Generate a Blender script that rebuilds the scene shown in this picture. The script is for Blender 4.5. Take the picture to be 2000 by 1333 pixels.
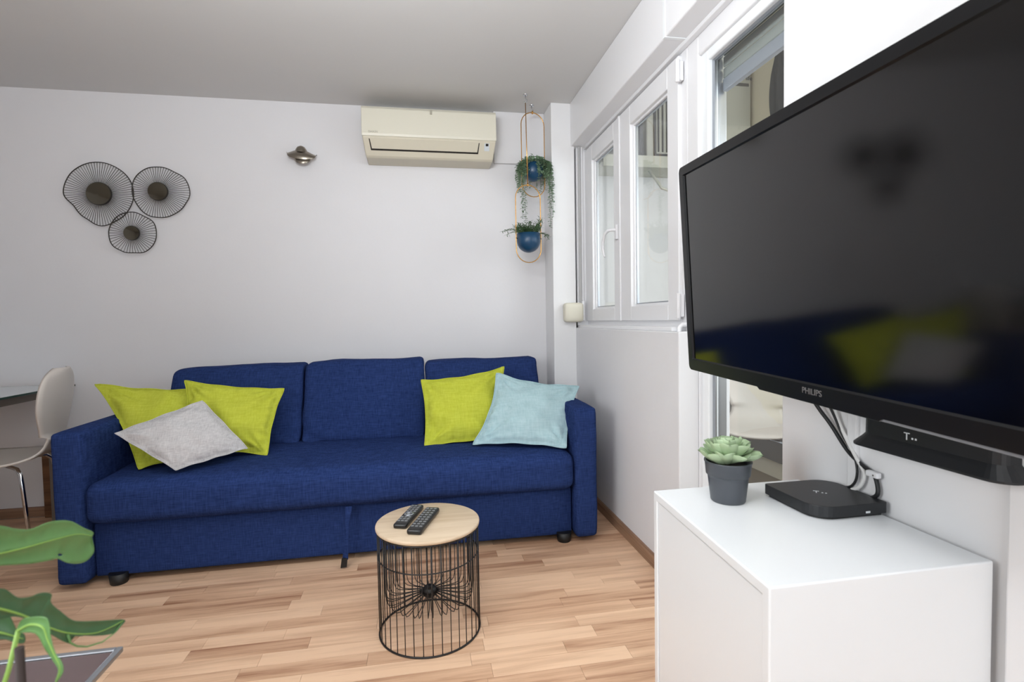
import bpy, bmesh, math, random
from mathutils import Vector, Matrix, noise
random.seed(7)
for o in list(bpy.data.objects): bpy.data.objects.remove(o)
C = bpy.context.scene.collection
PI = math.pi

# ---------------------------------------------------------------- camera
yaw, pitch, roll = 0.17555142, 0.04134029, 0.01762533
cy, sy, cp, sp, cr, sr = math.cos(yaw), math.sin(yaw), math.cos(pitch), math.sin(pitch), math.cos(roll), math.sin(roll)
F = Vector((sy*cp, cy*cp, -sp)); Rr = Vector((cy, -sy, 0)); Dn = F.cross(Rr)
R2 = Rr*cr + Dn*sr; D2 = Dn*cr - Rr*sr
cd = bpy.data.cameras.new('camera'); cam = bpy.data.objects.new('camera', cd); C.objects.link(cam)
cd.sensor_width = 36; cd.lens = 1014.46/2000*36; cd.clip_start = 0.02
M = Matrix.Identity(4)
for i in range(3):
    M[i][0] = R2[i]; M[i][1] = -D2[i]; M[i][2] = -F[i]
M[0][3], M[1][3], M[2][3] = 0, 0, 1.061
cam.matrix_world = M
cd.dof.use_dof = True; cd.dof.focus_distance = 2.3; cd.dof.aperture_fstop = 7.0
bpy.context.scene.camera = cam

# ---------------------------------------------------------------- light and exposure
vs = bpy.context.scene.view_settings
vs.view_transform = 'Standard'; vs.look = 'None'; vs.gamma = 1; vs.use_curve_mapping = False; vs.exposure = 0.24
w = bpy.data.worlds.new('world'); bpy.context.scene.world = w; w.use_nodes = True
w.node_tree.nodes['Background'].inputs[0].default_value = (0.88, 0.94, 1.0, 1)
w.node_tree.nodes['Background'].inputs[1].default_value = 1.3
def area(name, loc, to, sx, sz, power, col=(1, 1, 1), spread=180):
    ld = bpy.data.lights.new(name, 'AREA'); ld.shape = 'RECTANGLE'; ld.size = sx; ld.size_y = sz
    ld.energy = power; ld.color = col; ld.spread = math.radians(spread)
    lo = bpy.data.objects.new(name, ld); C.objects.link(lo); lo.location = loc
    lo.rotation_euler = (Vector(to)-Vector(loc)).to_track_quat('-Z', 'Y').to_euler(); return lo
area('rear_fill', (0.0, -1.50, 1.35), (0.15, 3.0, 1.3), 2.0, 1.7, 10, (0.95, 0.98, 1.0))  # added fill behind the camera, not a known window
area('bounce_flash', (-0.30, 0.70, 1.78), (-0.25, 0.9, 2.4), 0.5, 0.5, 39, (0.94, 0.975, 1.0))
area('side_fill', (-1.35, 0.15, 1.35), (0.96, 2.1, 0.35), 0.8, 0.8, 7.5, (0.95, 0.98, 1.0), 95)  # added unseen light from the left to brighten the right wall and cabinet front
area('ceiling_fill', (0.35, 0.35, 2.35), (0.35, 0.7, 0), 1.3, 1.3, 12, (0.97, 0.985, 1.0))  # added overhead fill for floor and cabinet top, no fixture modelled
area('daylight_balcony', (2.24, 0.9, 1.65), (0, 0.9, 1.2), 2.6, 1.0, 26, (0.95, 0.98, 1.0))
area('daylight_balcony_end', (1.75, -1.55, 1.7), (1.75, 3.6, 1.4), 1.0, 2.0, 24, (0.97, 0.99, 1.0))

# ---------------------------------------------------------------- materials
def lin(c):
    return tuple(((x/255/12.92) if x/255 <= .04045 else ((x/255+.055)/1.055)**2.4) for x in c)
def mat(name, rgb, rough=.6, metal=0.0, spec=.5, bump=None, var=0.0, coat=0.0, vscale=6):
    m = bpy.data.materials.new(name); m.use_nodes = True; nt = m.node_tree; b = nt.nodes['Principled BSDF']
    c = (*lin(rgb), 1)
    b.inputs['Base Color'].default_value = c; b.inputs['Roughness'].default_value = rough
    b.inputs['Metallic'].default_value = metal; b.inputs['Specular IOR Level'].default_value = spec
    b.inputs['Coat Weight'].default_value = coat
    tc = nt.nodes.new('ShaderNodeTexCoord')
    if var:
        n = nt.nodes.new('ShaderNodeTexNoise'); n.inputs['Scale'].default_value = vscale; n.inputs['Detail'].default_value = 5
        nt.links.new(tc.outputs['Object'], n.inputs['Vector'])
        mx = nt.nodes.new('ShaderNodeMix'); mx.data_type = 'RGBA'
        mx.inputs[6].default_value = tuple(min(1, x*(1-var)) for x in c[:3])+(1,); mx.inputs[7].default_value = tuple(min(1, x*(1+var)) for x in c[:3])+(1,)
        nt.links.new(n.outputs[0], mx.inputs[0]); nt.links.new(mx.outputs[2], b.inputs['Base Color'])
    if bump:
        sc, st, dist = bump
        n2 = nt.nodes.new('ShaderNodeTexNoise'); n2.inputs['Scale'].default_value = sc; n2.inputs['Detail'].default_value = 4
        nt.links.new(tc.outputs['Object'], n2.inputs['Vector'])
        bp = nt.nodes.new('ShaderNodeBump'); bp.inputs['Strength'].default_value = st; bp.inputs['Distance'].default_value = dist
        nt.links.new(n2.outputs[0], bp.inputs['Height']); nt.links.new(bp.outputs[0], b.inputs['Normal'])
    return m
def fabric(name, c1, c2, sx=(14, 160), sz=(160, 14), strength=.35, rough=.95, sheen=.0, amt=.5):
    """woven linen: slubs running both ways, in object space"""
    m = bpy.data.materials.new(name); m.use_nodes = True; nt = m.node_tree; b = nt.nodes['Principled BSDF']
    b.inputs['Roughness'].default_value = rough; b.inputs['Specular IOR Level'].default_value = .04
    b.inputs['Sheen Weight'].default_value = sheen
    tc = nt.nodes.new('ShaderNodeTexCoord'); outs = []
    for s in ((sx[0], 60, sx[1]), (sz[0], 60, sz[1])):
        mp = nt.nodes.new('ShaderNodeMapping'); mp.inputs['Scale'].default_value = s
        nt.links.new(tc.outputs['Object'], mp.inputs[0])
        n = nt.nodes.new('ShaderNodeTexNoise'); n.inputs['Scale'].default_value = 1; n.inputs['Detail'].default_value = 3
        nt.links.new(mp.outputs[0], n.inputs['Vector']); outs.append(n)
    ad = nt.nodes.new('ShaderNodeMath'); ad.operation = 'ADD'
    nt.links.new(outs[0].outputs[0], ad.inputs[0]); nt.links.new(outs[1].outputs[0], ad.inputs[1])
    mr = nt.nodes.new('ShaderNodeMapRange'); mr.inputs[1].default_value = 1-amt/2; mr.inputs[2].default_value = 1+amt/2
    nt.links.new(ad.outputs[0], mr.inputs[0])
    mx = nt.nodes.new('ShaderNodeMix'); mx.data_type = 'RGBA'
    mx.inputs[6].default_value = (*lin(c1), 1); mx.inputs[7].default_value = (*lin(c2), 1)
    nt.links.new(mr.outputs[0], mx.inputs[0]); nt.links.new(mx.outputs[2], b.inputs['Base Color'])
    bp = nt.nodes.new('ShaderNodeBump'); bp.inputs['Strength'].default_value = strength; bp.inputs['Distance'].default_value = .002
    nt.links.new(ad.outputs[0], bp.inputs['Height']); nt.links.new(bp.outputs[0], b.inputs['Normal'])
    return m
def glass(name, tint=(1, 1, 1), boost=1.0):
    m = bpy.data.materials.new(name); m.use_nodes = True; nt = m.node_tree; nt.nodes.clear()
    out = nt.nodes.new('ShaderNodeOutputMaterial'); t = nt.nodes.new('ShaderNodeBsdfTransparent'); t.inputs[0].default_value = (*tint, 1)
    g = nt.nodes.new('ShaderNodeBsdfGlossy'); g.inputs['Roughness'].default_value = .0
    geo = nt.nodes.new('ShaderNodeNewGeometry'); dt = nt.nodes.new('ShaderNodeVectorMath'); dt.operation = 'DOT_PRODUCT'
    nt.links.new(geo.outputs['Normal'], dt.inputs[0]); nt.links.new(geo.outputs['Incoming'], dt.inputs[1])
    def mth(op, a, b=None):
        q = nt.nodes.new('ShaderNodeMath'); q.operation = op
        for i_, v_ in enumerate((a, b)):
            if v_ is None: continue
            if isinstance(v_, (int, float)): q.inputs[i_].default_value = v_
            else: nt.links.new(v_, q.inputs[i_])
        return q.outputs[0]
    k5 = mth('POWER', mth('SUBTRACT', 1.0, mth('ABSOLUTE', dt.outputs['Value'])), 5.0)
    sch = mth('ADD', mth('MULTIPLY', k5, .96), .04)
    class _F: outputs = [sch]
    fr = _F
    mu = nt.nodes.new('ShaderNodeMath'); mu.operation = 'MULTIPLY'; mu.inputs[1].default_value = boost; mu.use_clamp = True
    mx = nt.nodes.new('ShaderNodeMixShader'); nt.links.new(fr.outputs[0], mu.inputs[0]); nt.links.new(mu.outputs[0], mx.inputs[0])
    nt.links.new(t.outputs[0], mx.inputs[1]); nt.links.new(g.outputs[0], mx.inputs[2]); nt.links.new(mx.outputs[0], out.inputs[0])
    return m
def wood(name, dark, light, plank=True, scale=(1.6, 26, 26), rough=.42):
    """stripy laminate grain running along world X, each plank with its own tone"""
    m = bpy.data.materials.new(name); m.use_nodes = True; nt = m.node_tree; b = nt.nodes['Principled BSDF']
    b.inputs['Roughness'].default_value = rough; b.inputs['Specular IOR Level'].default_value = .35
    L = nt.links.new
    geo = nt.nodes.new('ShaderNodeNewGeometry'); oi = nt.nodes.new('ShaderNodeObjectInfo')
    off = nt.nodes.new('ShaderNodeVectorMath'); off.operation = 'MULTIPLY_ADD'; off.inputs[1].default_value = (7, 13, 0)
    L(oi.outputs['Random'], off.inputs[0]); L(geo.outputs['Position'], off.inputs[2])
    mp = nt.nodes.new('ShaderNodeMapping'); mp.inputs['Scale'].default_value = scale; L(off.outputs[0], mp.inputs[0])
    n = nt.nodes.new('ShaderNodeTexNoise'); n.inputs['Scale'].default_value = 1; n.inputs['Detail'].default_value = 6; n.inputs['Roughness'].default_value = .6
    n.inputs['Distortion'].default_value = .35
    L(mp.outputs[0], n.inputs['Vector'])
    mp2 = nt.nodes.new('ShaderNodeMapping'); mp2.inputs['Scale'].default_value = (scale[0]*5, scale[1]*9, scale[2]*9); L(off.outputs[0], mp2.inputs[0])
    n2 = nt.nodes.new('ShaderNodeTexNoise'); n2.inputs['Scale'].default_value = 1; n2.inputs['Detail'].default_value = 4; L(mp2.outputs[0], n2.inputs['Vector'])
    a = nt.nodes.new('ShaderNodeMath'); a.operation = 'MULTIPLY_ADD'; a.inputs[1].default_value = .22; L(n2.outputs[0], a.inputs[0]); L(n.outputs[0], a.inputs[2])
    a2 = nt.nodes.new('ShaderNodeMath'); a2.operation = 'MULTIPLY_ADD'; a2.inputs[1].default_value = .38 if plank else 0.0
    L(oi.outputs['Random'], a2.inputs[0]); L(a.outputs[0], a2.inputs[2])
    cr_ = nt.nodes.new('ShaderNodeValToRGB'); e = cr_.color_ramp.elements
    e[0].position = .45; e[0].color = (*lin(dark), 1); e[1].position = .95; e[1].color = (*lin(light), 1)
    mid = e.new(.66); mid.color = (*lin(tuple(d*.38+l*.62 for d, l in zip(dark, light))), 1)
    L(a2.outputs[0], cr_.inputs[0]); L(cr_.outputs[0], b.inputs['Base Color'])
    bp = nt.nodes.new('ShaderNodeBump'); bp.inputs['Strength'].default_value = .12; bp.inputs['Distance'].default_value = .001
    L(n2.outputs[0], bp.inputs['Height']); L(bp.outputs[0], b.inputs['Normal'])
    return m

m_wall = mat('wall_paint', (226, 225, 227), .85, bump=(60, .08, .004), var=.012)
m_wallr = mat('wall_paint_bright', (232, 232, 233), .85, bump=(60, .08, .004), var=.012)
m_rough = mat('wall_roughcast', (226, 226, 228), .9, bump=(14, .35, .008), var=.02, vscale=3)
m_ceil = mat('ceiling_paint', (212, 211, 210), .9, bump=(40, .05, .003), var=.01)
m_pvc = mat('white_pvc', (232, 232, 234), .28)
m_lacq = mat('white_lacquer', (236, 239, 241), .3, bump=(90, .04, .001))
m_lam = wood('laminate_floor', (156, 110, 82), (234, 197, 164))
m_base = wood('baseboard_wood', (124, 94, 74), (166, 132, 106), plank=False, scale=(1.6, 1.6, 60))
m_board = wood('dark_wood_board', (86, 58, 38), (138, 98, 68), plank=False)
m_under = mat('floor_underlay', (120, 84, 58), .8)
m_blue = fabric('navy_linen', (28, 41, 80), (47, 66, 116), sx=(22, 260), sz=(260, 22), amt=.75, strength=.2)
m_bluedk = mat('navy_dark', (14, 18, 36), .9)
m_lime = fabric('lime_cotton', (176, 182, 58), (194, 200, 78), strength=.15, amt=.7)
m_aqua = fabric('aqua_cotton', (158, 188, 194), (178, 203, 208), strength=.15, amt=.7)
m_grey = fabric('grey_linen', (172, 170, 172), (208, 206, 206), sx=(40, 300), sz=(300, 40), strength=.3, amt=.8)
m_blackpl = mat('black_plastic', (22, 22, 24), .35)
m_footbl = mat('black_foot', (16, 16, 16), .5)
m_gloss = mat('black_gloss', (13, 14, 17), .32, spec=.35)
m_screen = mat('tv_screen', (3, 3, 4), .10, spec=.9)
m_router = mat('router_black', (24, 26, 29), .42)
m_wire = mat('black_wire', (20, 18, 18), .45)
m_bronze = mat('dark_bronze_wire', (60, 56, 52), .4, metal=.6)
m_mirror = mat('mirror_dark', (112, 109, 98), .06, metal=1)
m_nickel = mat('brushed_nickel', (150, 142, 130), .3, metal=1)
m_gold = mat('brass', (216, 164, 92), .25, metal=1)
m_chrome = mat('chrome', (205, 208, 212), .08, metal=1)
m_alu = mat('aluminium', (170, 174, 180), .3, metal=.9)
m_silver = mat('silver_plastic', (132, 136, 142), .4)
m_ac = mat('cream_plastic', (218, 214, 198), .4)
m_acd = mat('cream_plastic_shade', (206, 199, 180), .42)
m_dark = mat('dark_gap', (30, 24, 18), .8)
m_potblue = mat('blue_lacquer', (26, 66, 98), .32)
m_leafg = mat('leaf_sage', (122, 148, 118), .55, var=.3, vscale=30)
m_leafd = mat('leaf_dark', (74, 104, 66), .5, var=.3, vscale=30)
m_succ = mat('succulent_leaf', (172, 194, 156), .55, var=.12, vscale=20, bump=(150, .08, .001))
m_potgrey = mat('grey_plastic_pot', (72, 76, 82), .42)
m_soil = mat('soil', (40, 30, 24), .95)
m_mon = mat('monstera_leaf', (96, 138, 80), .38, var=.18, vscale=12)
m_mon2 = mat('monstera_leaf_dark', (62, 98, 62), .4, var=.15, vscale=12)
m_monv = mat('leaf_vein', (140, 178, 84), .45)
m_stake = mat('dark_stake', (44, 30, 26), .7)
m_brown = mat('smoky_table_glass', (84, 70, 70), .18)
m_birch = wood('birch_top', (190, 166, 138), (216, 197, 172), plank=False, scale=(2, 20, 20), rough=.5)
m_chair = mat('chair_shell', (212, 204, 196), .35)
m_steel = mat('grey_steel', (120, 112, 104), .5, metal=.3)
m_tglass = mat('frosted_glass_top', (206, 212, 216), .12)
m_gedge = mat('glass_edge_green', (36, 66, 60), .15)
m_belt = mat('shutter_belt', (178, 178, 178), .8)
m_slat = mat('shutter_slat', (160, 164, 160), .5)
m_slatd = mat('shutter_bar', (150, 154, 162), .45)
m_pane = glass('window_glass', (.97, .985, .985), 1.0)
m_text = mat('white_print', (215, 218, 220), .5)
m_textg = mat('grey_print', (120, 118, 118), .4, metal=.3)
m_textl = mat('pale_print', (170, 165, 150), .5)
m_teal = mat('teal_print', (112, 176, 160), .6)
m_btn = mat('remote_button', (128, 130, 132), .5)
m_cream = mat('balcony_cream', (232, 224, 204), .8, var=.02)
m_bfloor = mat('balcony_tiles', (150, 138, 124), .6, var=.06)
m_bgrey = mat('balcony_grey', (142, 136, 128), .8, var=.05)
m_card = mat('pale_box_card', (196, 196, 186), .7)
m_bag = mat('dark_cloth', (96, 96, 98), .8, bump=(20, .4, .01))
m_unit = mat('outdoor_unit', (190, 190, 182), .5)
m_cable = mat('black_cable', (24, 26, 28), .5)
m_wcable = mat('white_cable', (222, 222, 220), .5)

# ---------------------------------------------------------------- helpers
def newobj(name, bm, m, parent=None, smooth=False, bev=0, segs=2, kind=None, label=None):
    me = bpy.data.meshes.new(name); bm.normal_update(); bm.to_mesh(me); bm.free()
    for mm in (m if isinstance(m, (list, tuple)) else [m]): me.materials.append(mm)
    if smooth:
        for p in me.polygons: p.use_smooth = True
    o = bpy.data.objects.new(name, me); C.objects.link(o)
    if parent: o.parent = parent
    if bev:
        md = o.modifiers.new('bevel', 'BEVEL'); md.width = bev; md.segments = segs; md.limit_method = 'ANGLE'; md.angle_limit = .6
        md.harden_normals = False
    if kind: o['kind'] = kind
    if label: o['label'] = label
    return o
def thing(name, label, cat, loc=(0, 0, 0), rz=0, group=None):
    o = bpy.data.objects.new(name, None); C.objects.link(o); o.location = loc; o.rotation_euler = (0, 0, rz)
    o.empty_display_size = .05
    o['label'] = label; o['category'] = cat
    if group: o['group'] = group
    return o
def tag(o, label, cat, group=None):
    o['label'] = label; o['category'] = cat
    if group: o['group'] = group
    return o
def struct(o): o['kind'] = 'structure'; return o
def box(bm, x0, x1, y0, y1, z0, z1, mi=0):
    v = [bm.verts.new(p) for p in ((x0, y0, z0), (x1, y0, z0), (x1, y1, z0), (x0, y1, z0), (x0, y0, z1), (x1, y0, z1), (x1, y1, z1), (x0, y1, z1))]
    for f in ((3, 2, 1, 0), (4, 5, 6, 7), (0, 1, 5, 4), (1, 2, 6, 5), (2, 3, 7, 6), (3, 0, 4, 7)):
        bm.faces.new([v[i] for i in f]).material_index = mi
    return v
def boxes(*bs):
    bm = bmesh.new()
    for b in bs: box(bm, *b)
    return bm
def tube(bm, pts, r, n=8, cap=True, closed=False, mi=0):
    """tube along a polyline; r may be a list"""
    P = [Vector(p) for p in pts]; N = len(P); rings = []
    up = None
    for i, p in enumerate(P):
        if closed: t = (P[(i+1) % N]-P[i-1])
        else: t = (P[min(i+1, N-1)]-P[max(i-1, 0)])
        t.normalize()
        if up is None:
            up = Vector((0, 0, 1)) if abs(t.z) < .9 else Vector((1, 0, 0))
        a = t.cross(up)
        if a.length < 1e-5: a = t.cross(Vector((0, 1, 0)))
        a.normalize(); b = a.cross(t).normalized(); up = b
        rr = r[i] if isinstance(r, (list, tuple)) else r
        rings.append([bm.verts.new(p+a*math.cos(2*PI*k/n)*rr+b*math.sin(2*PI*k/n)*rr) for k in range(n)])
    for i in range(N if closed else N-1):
        A, B = rings[i], rings[(i+1) % N]
        for k in range(n):
            f = bm.faces.new((A[k], A[(k+1) % n], B[(k+1) % n], B[k])); f.material_index = mi; f.smooth = True
    if cap and not closed:
        bm.faces.new(rings[0][::-1]).material_index = mi; bm.faces.new(rings[-1]).material_index = mi
    return rings
def lathe(bm, prof, n=32, c=(0, 0, 0), mi=0, cap0=False, cap1=False):
    rings = []
    for r, z in prof:
        rings.append([bm.verts.new((c[0]+r*math.cos(2*PI*k/n), c[1]+r*math.sin(2*PI*k/n), c[2]+z)) for k in range(n)])
    for A, B in zip(rings, rings[1:]):
        for k in range(n):
            f = bm.faces.new((A[k], A[(k+1) % n], B[(k+1) % n], B[k])); f.smooth = True; f.material_index = mi
    if cap0: bm.faces.new(rings[0][::-1]).material_index = mi
    if cap1: bm.faces.new(rings[-1]).material_index = mi
def prism(bm, poly, fn, d0, d1, mi=0):
    """extrude 2-D polygon; fn(a,b,d)->xyz"""
    A = [bm.verts.new(fn(a, b, d0)) for a, b in poly]; B = [bm.verts.new(fn(a, b, d1)) for a, b in poly]
    n = len(poly)
    fs = [bm.faces.new(A[::-1]), bm.faces.new(B)]
    for i in range(n): fs.append(bm.faces.new((A[i], A[(i+1) % n], B[(i+1) % n], B[i])))
    for f in fs: f.material_index = mi
    bmesh.ops.recalc_face_normals(bm, faces=fs)
    return fs
def soft(bm, x0, x1, y0, y1, z0, z1, r=.03, bulge=(0, 0, 0), n=14, wr=0.0, seed=0, shape=None):
    """upholstery block: rounded edges, bulging faces, slight wrinkles"""
    cx, cy_, cz = (x0+x1)/2, (y0+y1)/2, (z0+z1)/2; h = Vector(((x1-x0)/2, (y1-y0)/2, (z1-z0)/2))
    b2 = bmesh.new(); bmesh.ops.create_cube(b2, size=2)
    bmesh.ops.subdivide_edges(b2, edges=b2.edges[:], cuts=n, use_grid_fill=True)
    for v in b2.verts:
        p = Vector([math.sin(max(-1, min(1, c))*PI/2) for c in v.co])
        q = Vector([p[i]*h[i] for i in range(3)])
        rr = min(r, min(h)*.98)
        inner = Vector([max(-(h[i]-rr), min(h[i]-rr, q[i])) for i in range(3)])
        d = q-inner
        if d.length > 1e-9: d = d.normalized()*rr
        q = inner+d
        for i in range(3):
            j, k = (i+1) % 3, (i+2) % 3
            s = math.copysign(1, p[i]) if abs(p[i]) > .7 else p[i]/.7
            q[i] += s*bulge[i]*(1-p[j]**2)*(1-p[k]**2)
        if wr:
            nv = noise.noise_vector(Vector((q.x*7+seed*5.3, q.y*9, q.z*11)))
            q += nv*wr
        if shape: q = Vector(shape(q, p))
        v.co = q+Vector((cx, cy_, cz))
    me = bpy.data.meshes.new('tmp'); b2.to_mesh(me); b2.free(); bm.from_mesh(me); bpy.data.meshes.remove(me)
    for f in bm.faces: f.smooth = True
def text_obj(name, s, size, m, mtx, parent, depth=.0006, label=None):
    cu = bpy.data.curves.new(name, 'FONT'); cu.body = s; cu.size = size; cu.extrude = depth; cu.align_x = 'CENTER'; cu.align_y = 'CENTER'
    t = bpy.data.objects.new(name, cu); C.objects.link(t)
    dg = bpy.context.evaluated_depsgraph_get(); me = bpy.data.meshes.new_from_object(t.evaluated_get(dg))
    bpy.data.objects.remove(t); me.materials.clear(); me.materials.append(m)
    o = bpy.data.objects.new(name, me); C.objects.link(o); o.matrix_basis = mtx
    if parent: o.parent = parent
    if label: o['label'] = label
    return o
def frame_mtx(o, ax, ay, az):
    m = Matrix.Identity(4)
    for i in range(3): m[i][0] = ax[i]; m[i][1] = ay[i]; m[i][2] = az[i]; m[i][3] = o[i]
    return m

# ---------------------------------------------------------------- room shell
XL, XR, YB, YN, ZC = -3.3, .962, 3.315, -1.65, 2.375
struct(newobj('ceiling', boxes((XL-.1, 1.15, YN-.1, YB+.15, ZC, ZC+.12)), m_ceil))
struct(newobj('wall_back', boxes((XL-.1, 1.16, YB, YB+.15, -.05, ZC)), m_wall))
struct(newobj('wall_left', boxes((XL-.12, XL, YN, YB, -.05, ZC)), m_wall))
struct(newobj('wall_front', boxes((XL, -1.25, YN-.12, YN, -.05, ZC), (.95, 1.15, YN-.12, YN, -.05, ZC), (-1.25, .95, YN-.12, YN, 2.25, ZC), (-1.25, .95, YN-.12, YN, -.05, .4)), m_wall))
wr_ = newobj('wall_right', boxes((XR, 1.0445, 1.82, YB, -.05, 1.003), (1.0445, 1.23, 1.905, YB, -.05, 1.003)), m_rough, bev=.004); struct(wr_)
struct(newobj('wall_pier', boxes((XR, 1.20, YN, 1.25, -.05, ZC)), m_wallr, bev=.003))
# proud plasterboard edge right of the cabinet with its seam
o = newobj('trim_1', boxes((.945, XR, YN, .688, 0, ZC)), m_wallr, bev=.004); struct(o)
o = newobj('trim_2', boxes((.951, XR+.001, .995, 1.022, .0, .95)), m_wallr, bev=.004); struct(o)      # cable trunking on the pier
o = newobj('column', boxes((.817, XR, 3.115, YB, 0, ZC)), m_wallr, bev=.004); struct(o); o.name = 'trim_3'
o = newobj('trim_4', boxes((.49, .817, 3.293, YB, 2.053, ZC)), m_wall, bev=.003); struct(o)             # casing over the pipes
# shutter-box soffit over window and door, in two panels
sf = newobj('trim_5', boxes((.937, 1.16, 1.876, 3.115, 2.115, ZC)), m_pvc, bev=.006, segs=3); struct(sf)
newobj('panel', boxes((.937, 1.16, YN, 1.866, 2.115, ZC)), m_pvc, sf, bev=.006, segs=3)
newobj('joint_strip', boxes((.934, 1.15, 1.864, 1.878, 2.113, ZC)), m_lacq, sf)
newobj('cover_strip', boxes((1.02, 1.045, 1.25, 3.115, 2.1, 2.118)), m_pvc, sf, bev=.003)
# baseboards
def baseb(name, x0, x1, y0, y1, ax):
    bm = bmesh.new()
    if ax == 'x':
        prism(bm, [(0, 0), (-.014, 0), (-.014, .042), (-.008, .052), (0, .054)], lambda a, b, d: (d, y1+a, b), x0, x1)
    else:
        prism(bm, [(0, 0), (-.014, 0), (-.014, .042), (-.008, .052), (0, .054)], lambda a, b, d: (x1+a, d, b), y0, y1)
    return struct(newobj(name, bm, m_base))
baseb('baseboard_back', XL, .817, 0, YB, 'x')
baseb('baseboard_right', 0, XR, 1.82, 3.115, 'y')
baseb('baseboard_left', 0, XL+.014, YN, YB, 'y')
# floor: underlay + every visible laminate strip
fl = newobj('floor', boxes((XL, 1.23, YN, YB, -.05, -.006)), m_under); struct(fl)
bm = bmesh.new(); box(bm, -.5, .5, -.5, .5, -.5, .5); pm = bpy.data.meshes.new('plank'); bm.to_mesh(pm); bm.free(); pm.materials.append(m_lam)
SW = .0645; cnt = 0
def plank(x0, x1, y):
    global cnt
    o = bpy.data.objects.new('plank', pm); C.objects.link(o); o.parent = fl
    g = .0004
    o.location = ((x0+x1)/2, y+SW/2, -.003); o.scale = (x1-x0-2*g, SW-2*g, .006-random.random()*.0003); cnt += 1
rows = int((YB-1.36)/SW)+1
for r in range(rows):
    y = 1.36+r*SW
    if y+SW > YB: break
    xa, xb = (-1.55, XR) if y < 2.42 else (-2.35, -1.38)
    if 2.1 < y < 2.42: xa = -1.9
    x = xa-random.random()*.3
    while x < xb:
        l = random.choice((.28, .36, .42, .5, .58, .66))*(.9+random.random()*.2)
        x1 = min(x+l, XR); 
        if xb-x1 < .1: x1 = min(xb+.05, XR)
        if x1 > xb and y >= 2.42: x1 = xb
        if x1-x > .03: plank(x, x1, y)
        x = x1
        if x1 >= XR-.001: break
# remaining floor out of view or under furniture, one joined laminate part
bm = bmesh.new()
y = 1.36
while y > YN+SW:
    y -= SW; x = XL
    while x < XR-.01:
        x1 = min(x+random.uniform(.4, .9), XR); box(bm, x+.0004, x1-.0004, y+.0004, y+SW-.0004, -.006, 0); x = x1
for r in range(rows):
    y = 1.36+r*SW
    if y+SW > YB: break
    if y < 2.42: box(bm, XL, (-1.9 if 2.1 < y else -1.55)-.31, y, y+SW-.0006, -.006, -.0002)
    else: box(bm, XL, -2.66, y, y+SW-.0006, -.006, -.0002); box(bm, -1.379, XR, y, y+SW-.0006, -.006, -.0002)
o = newobj('plank_field', bm, m_lam, fl); o['kind'] = 'stuff'
print('planks', cnt)

# ---------------------------------------------------------------- window
def rect_frame(bm, x0, x1, y0, y1, z0, z1, w, wt=None, wb=None):
    wt = wt or w; wb = wb or w
    box(bm, x0, x1, y0, y0+w, z0, z1); box(bm, x0, x1, y1-w, y1, z0, z1)
    box(bm, x0, x1, y0+w, y1-w, z1-wt, z1); box(bm, x0, x1, y0+w, y1-w, z0, z0+wb)
win = newobj('window_1', bmesh.new(), m_pvc); struct(win)
bm = bmesh.new(); rect_frame(bm, 1.045, 1.10, 1.90, 3.25, 1.003, 2.115, .045, .03, .045)
box(bm, .975, 1.05, 1.9, 3.25, 1.003, 1.02)
newobj('window_frame', bm, m_pvc, win, bev=.003)
bm = bmesh.new(); box(bm, 1.03, 1.10, 3.20, YB, 1.0, 2.115); box(bm, .975, 1.045, 3.125, 3.2, 1.0, 2.115)
newobj('side_strip', bm, m_pvc, win, bev=.002)
def sash(y0, y1, gy0, gy1, z0=1.045, z1=2.092, gz0=1.115, gz1=2.0):
    bm = bmesh.new()
    box(bm, 1.03, 1.075, y0, gy0, z0, z1); box(bm, 1.03, 1.075, gy1, y1, z0, z1)
    box(bm, 1.03, 1.075, gy0, gy1, gz1, z1); box(bm, 1.03, 1.075, gy0, gy1, z0, gz0)
    s = newobj('sash', bm, m_pvc, win, bev=.004, segs=3)
    bm = bmesh.new(); rect_frame(bm, 1.046, 1.062, gy0-.002, gy1+.002, gz0-.002, gz1+.002, .012)
    newobj('glazing_bead', bm, m_pvc, s, bev=.003)
    bm = bmesh.new(); rect_frame(bm, 1.056, 1.066, gy0+.006, gy1-.006, gz0+.006, gz1-.006, .010)
    newobj('gasket', bm, m_alu, s)
    newobj('pane', boxes((1.064, 1.067, gy0, gy1, gz0, gz1)), m_pane, s)
    return s
s1 = sash(2.566, 3.165, 2.645, 2.995)
s2 = sash(1.945, 2.554, 2.038, 2.425)
newobj('meeting_strip', boxes((1.024, 1.032, 2.551, 2.571, 1.045, 2.09)), m_pvc, win, bev=.002)
# lever handle on the far sash
bm = bmesh.new(); box(bm, 1.018, 1.03, 2.584, 2.612, 1.47, 1.545)
tube(bm, [(1.022, 2.598, 1.52), (1.0, 2.60, 1.52), (.985, 2.61, 1.518), (.978, 2.64, 1.505), (.976, 2.665, 1.47), (.976, 2.668, 1.43), (.978, 2.66, 1.40), (.98, 2.652, 1.385)], [.009, .009, .009, .0085, .008, .0075, .007, .005], 10)
newobj('handle', bm, m_pvc, s1, bev=.002)
for z0, z1 in ((1.985, 2.06), (1.06, 1.15)):
    bm = bmesh.new(); box(bm, 1.012, 1.04, 1.918, 1.94, z0, z1); tube(bm, [(1.016, 1.921, z0-.008), (1.016, 1.921, z1+.004)], .009, 10)
    newobj('hinge', bm, m_pvc, s2, bev=.004)

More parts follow.
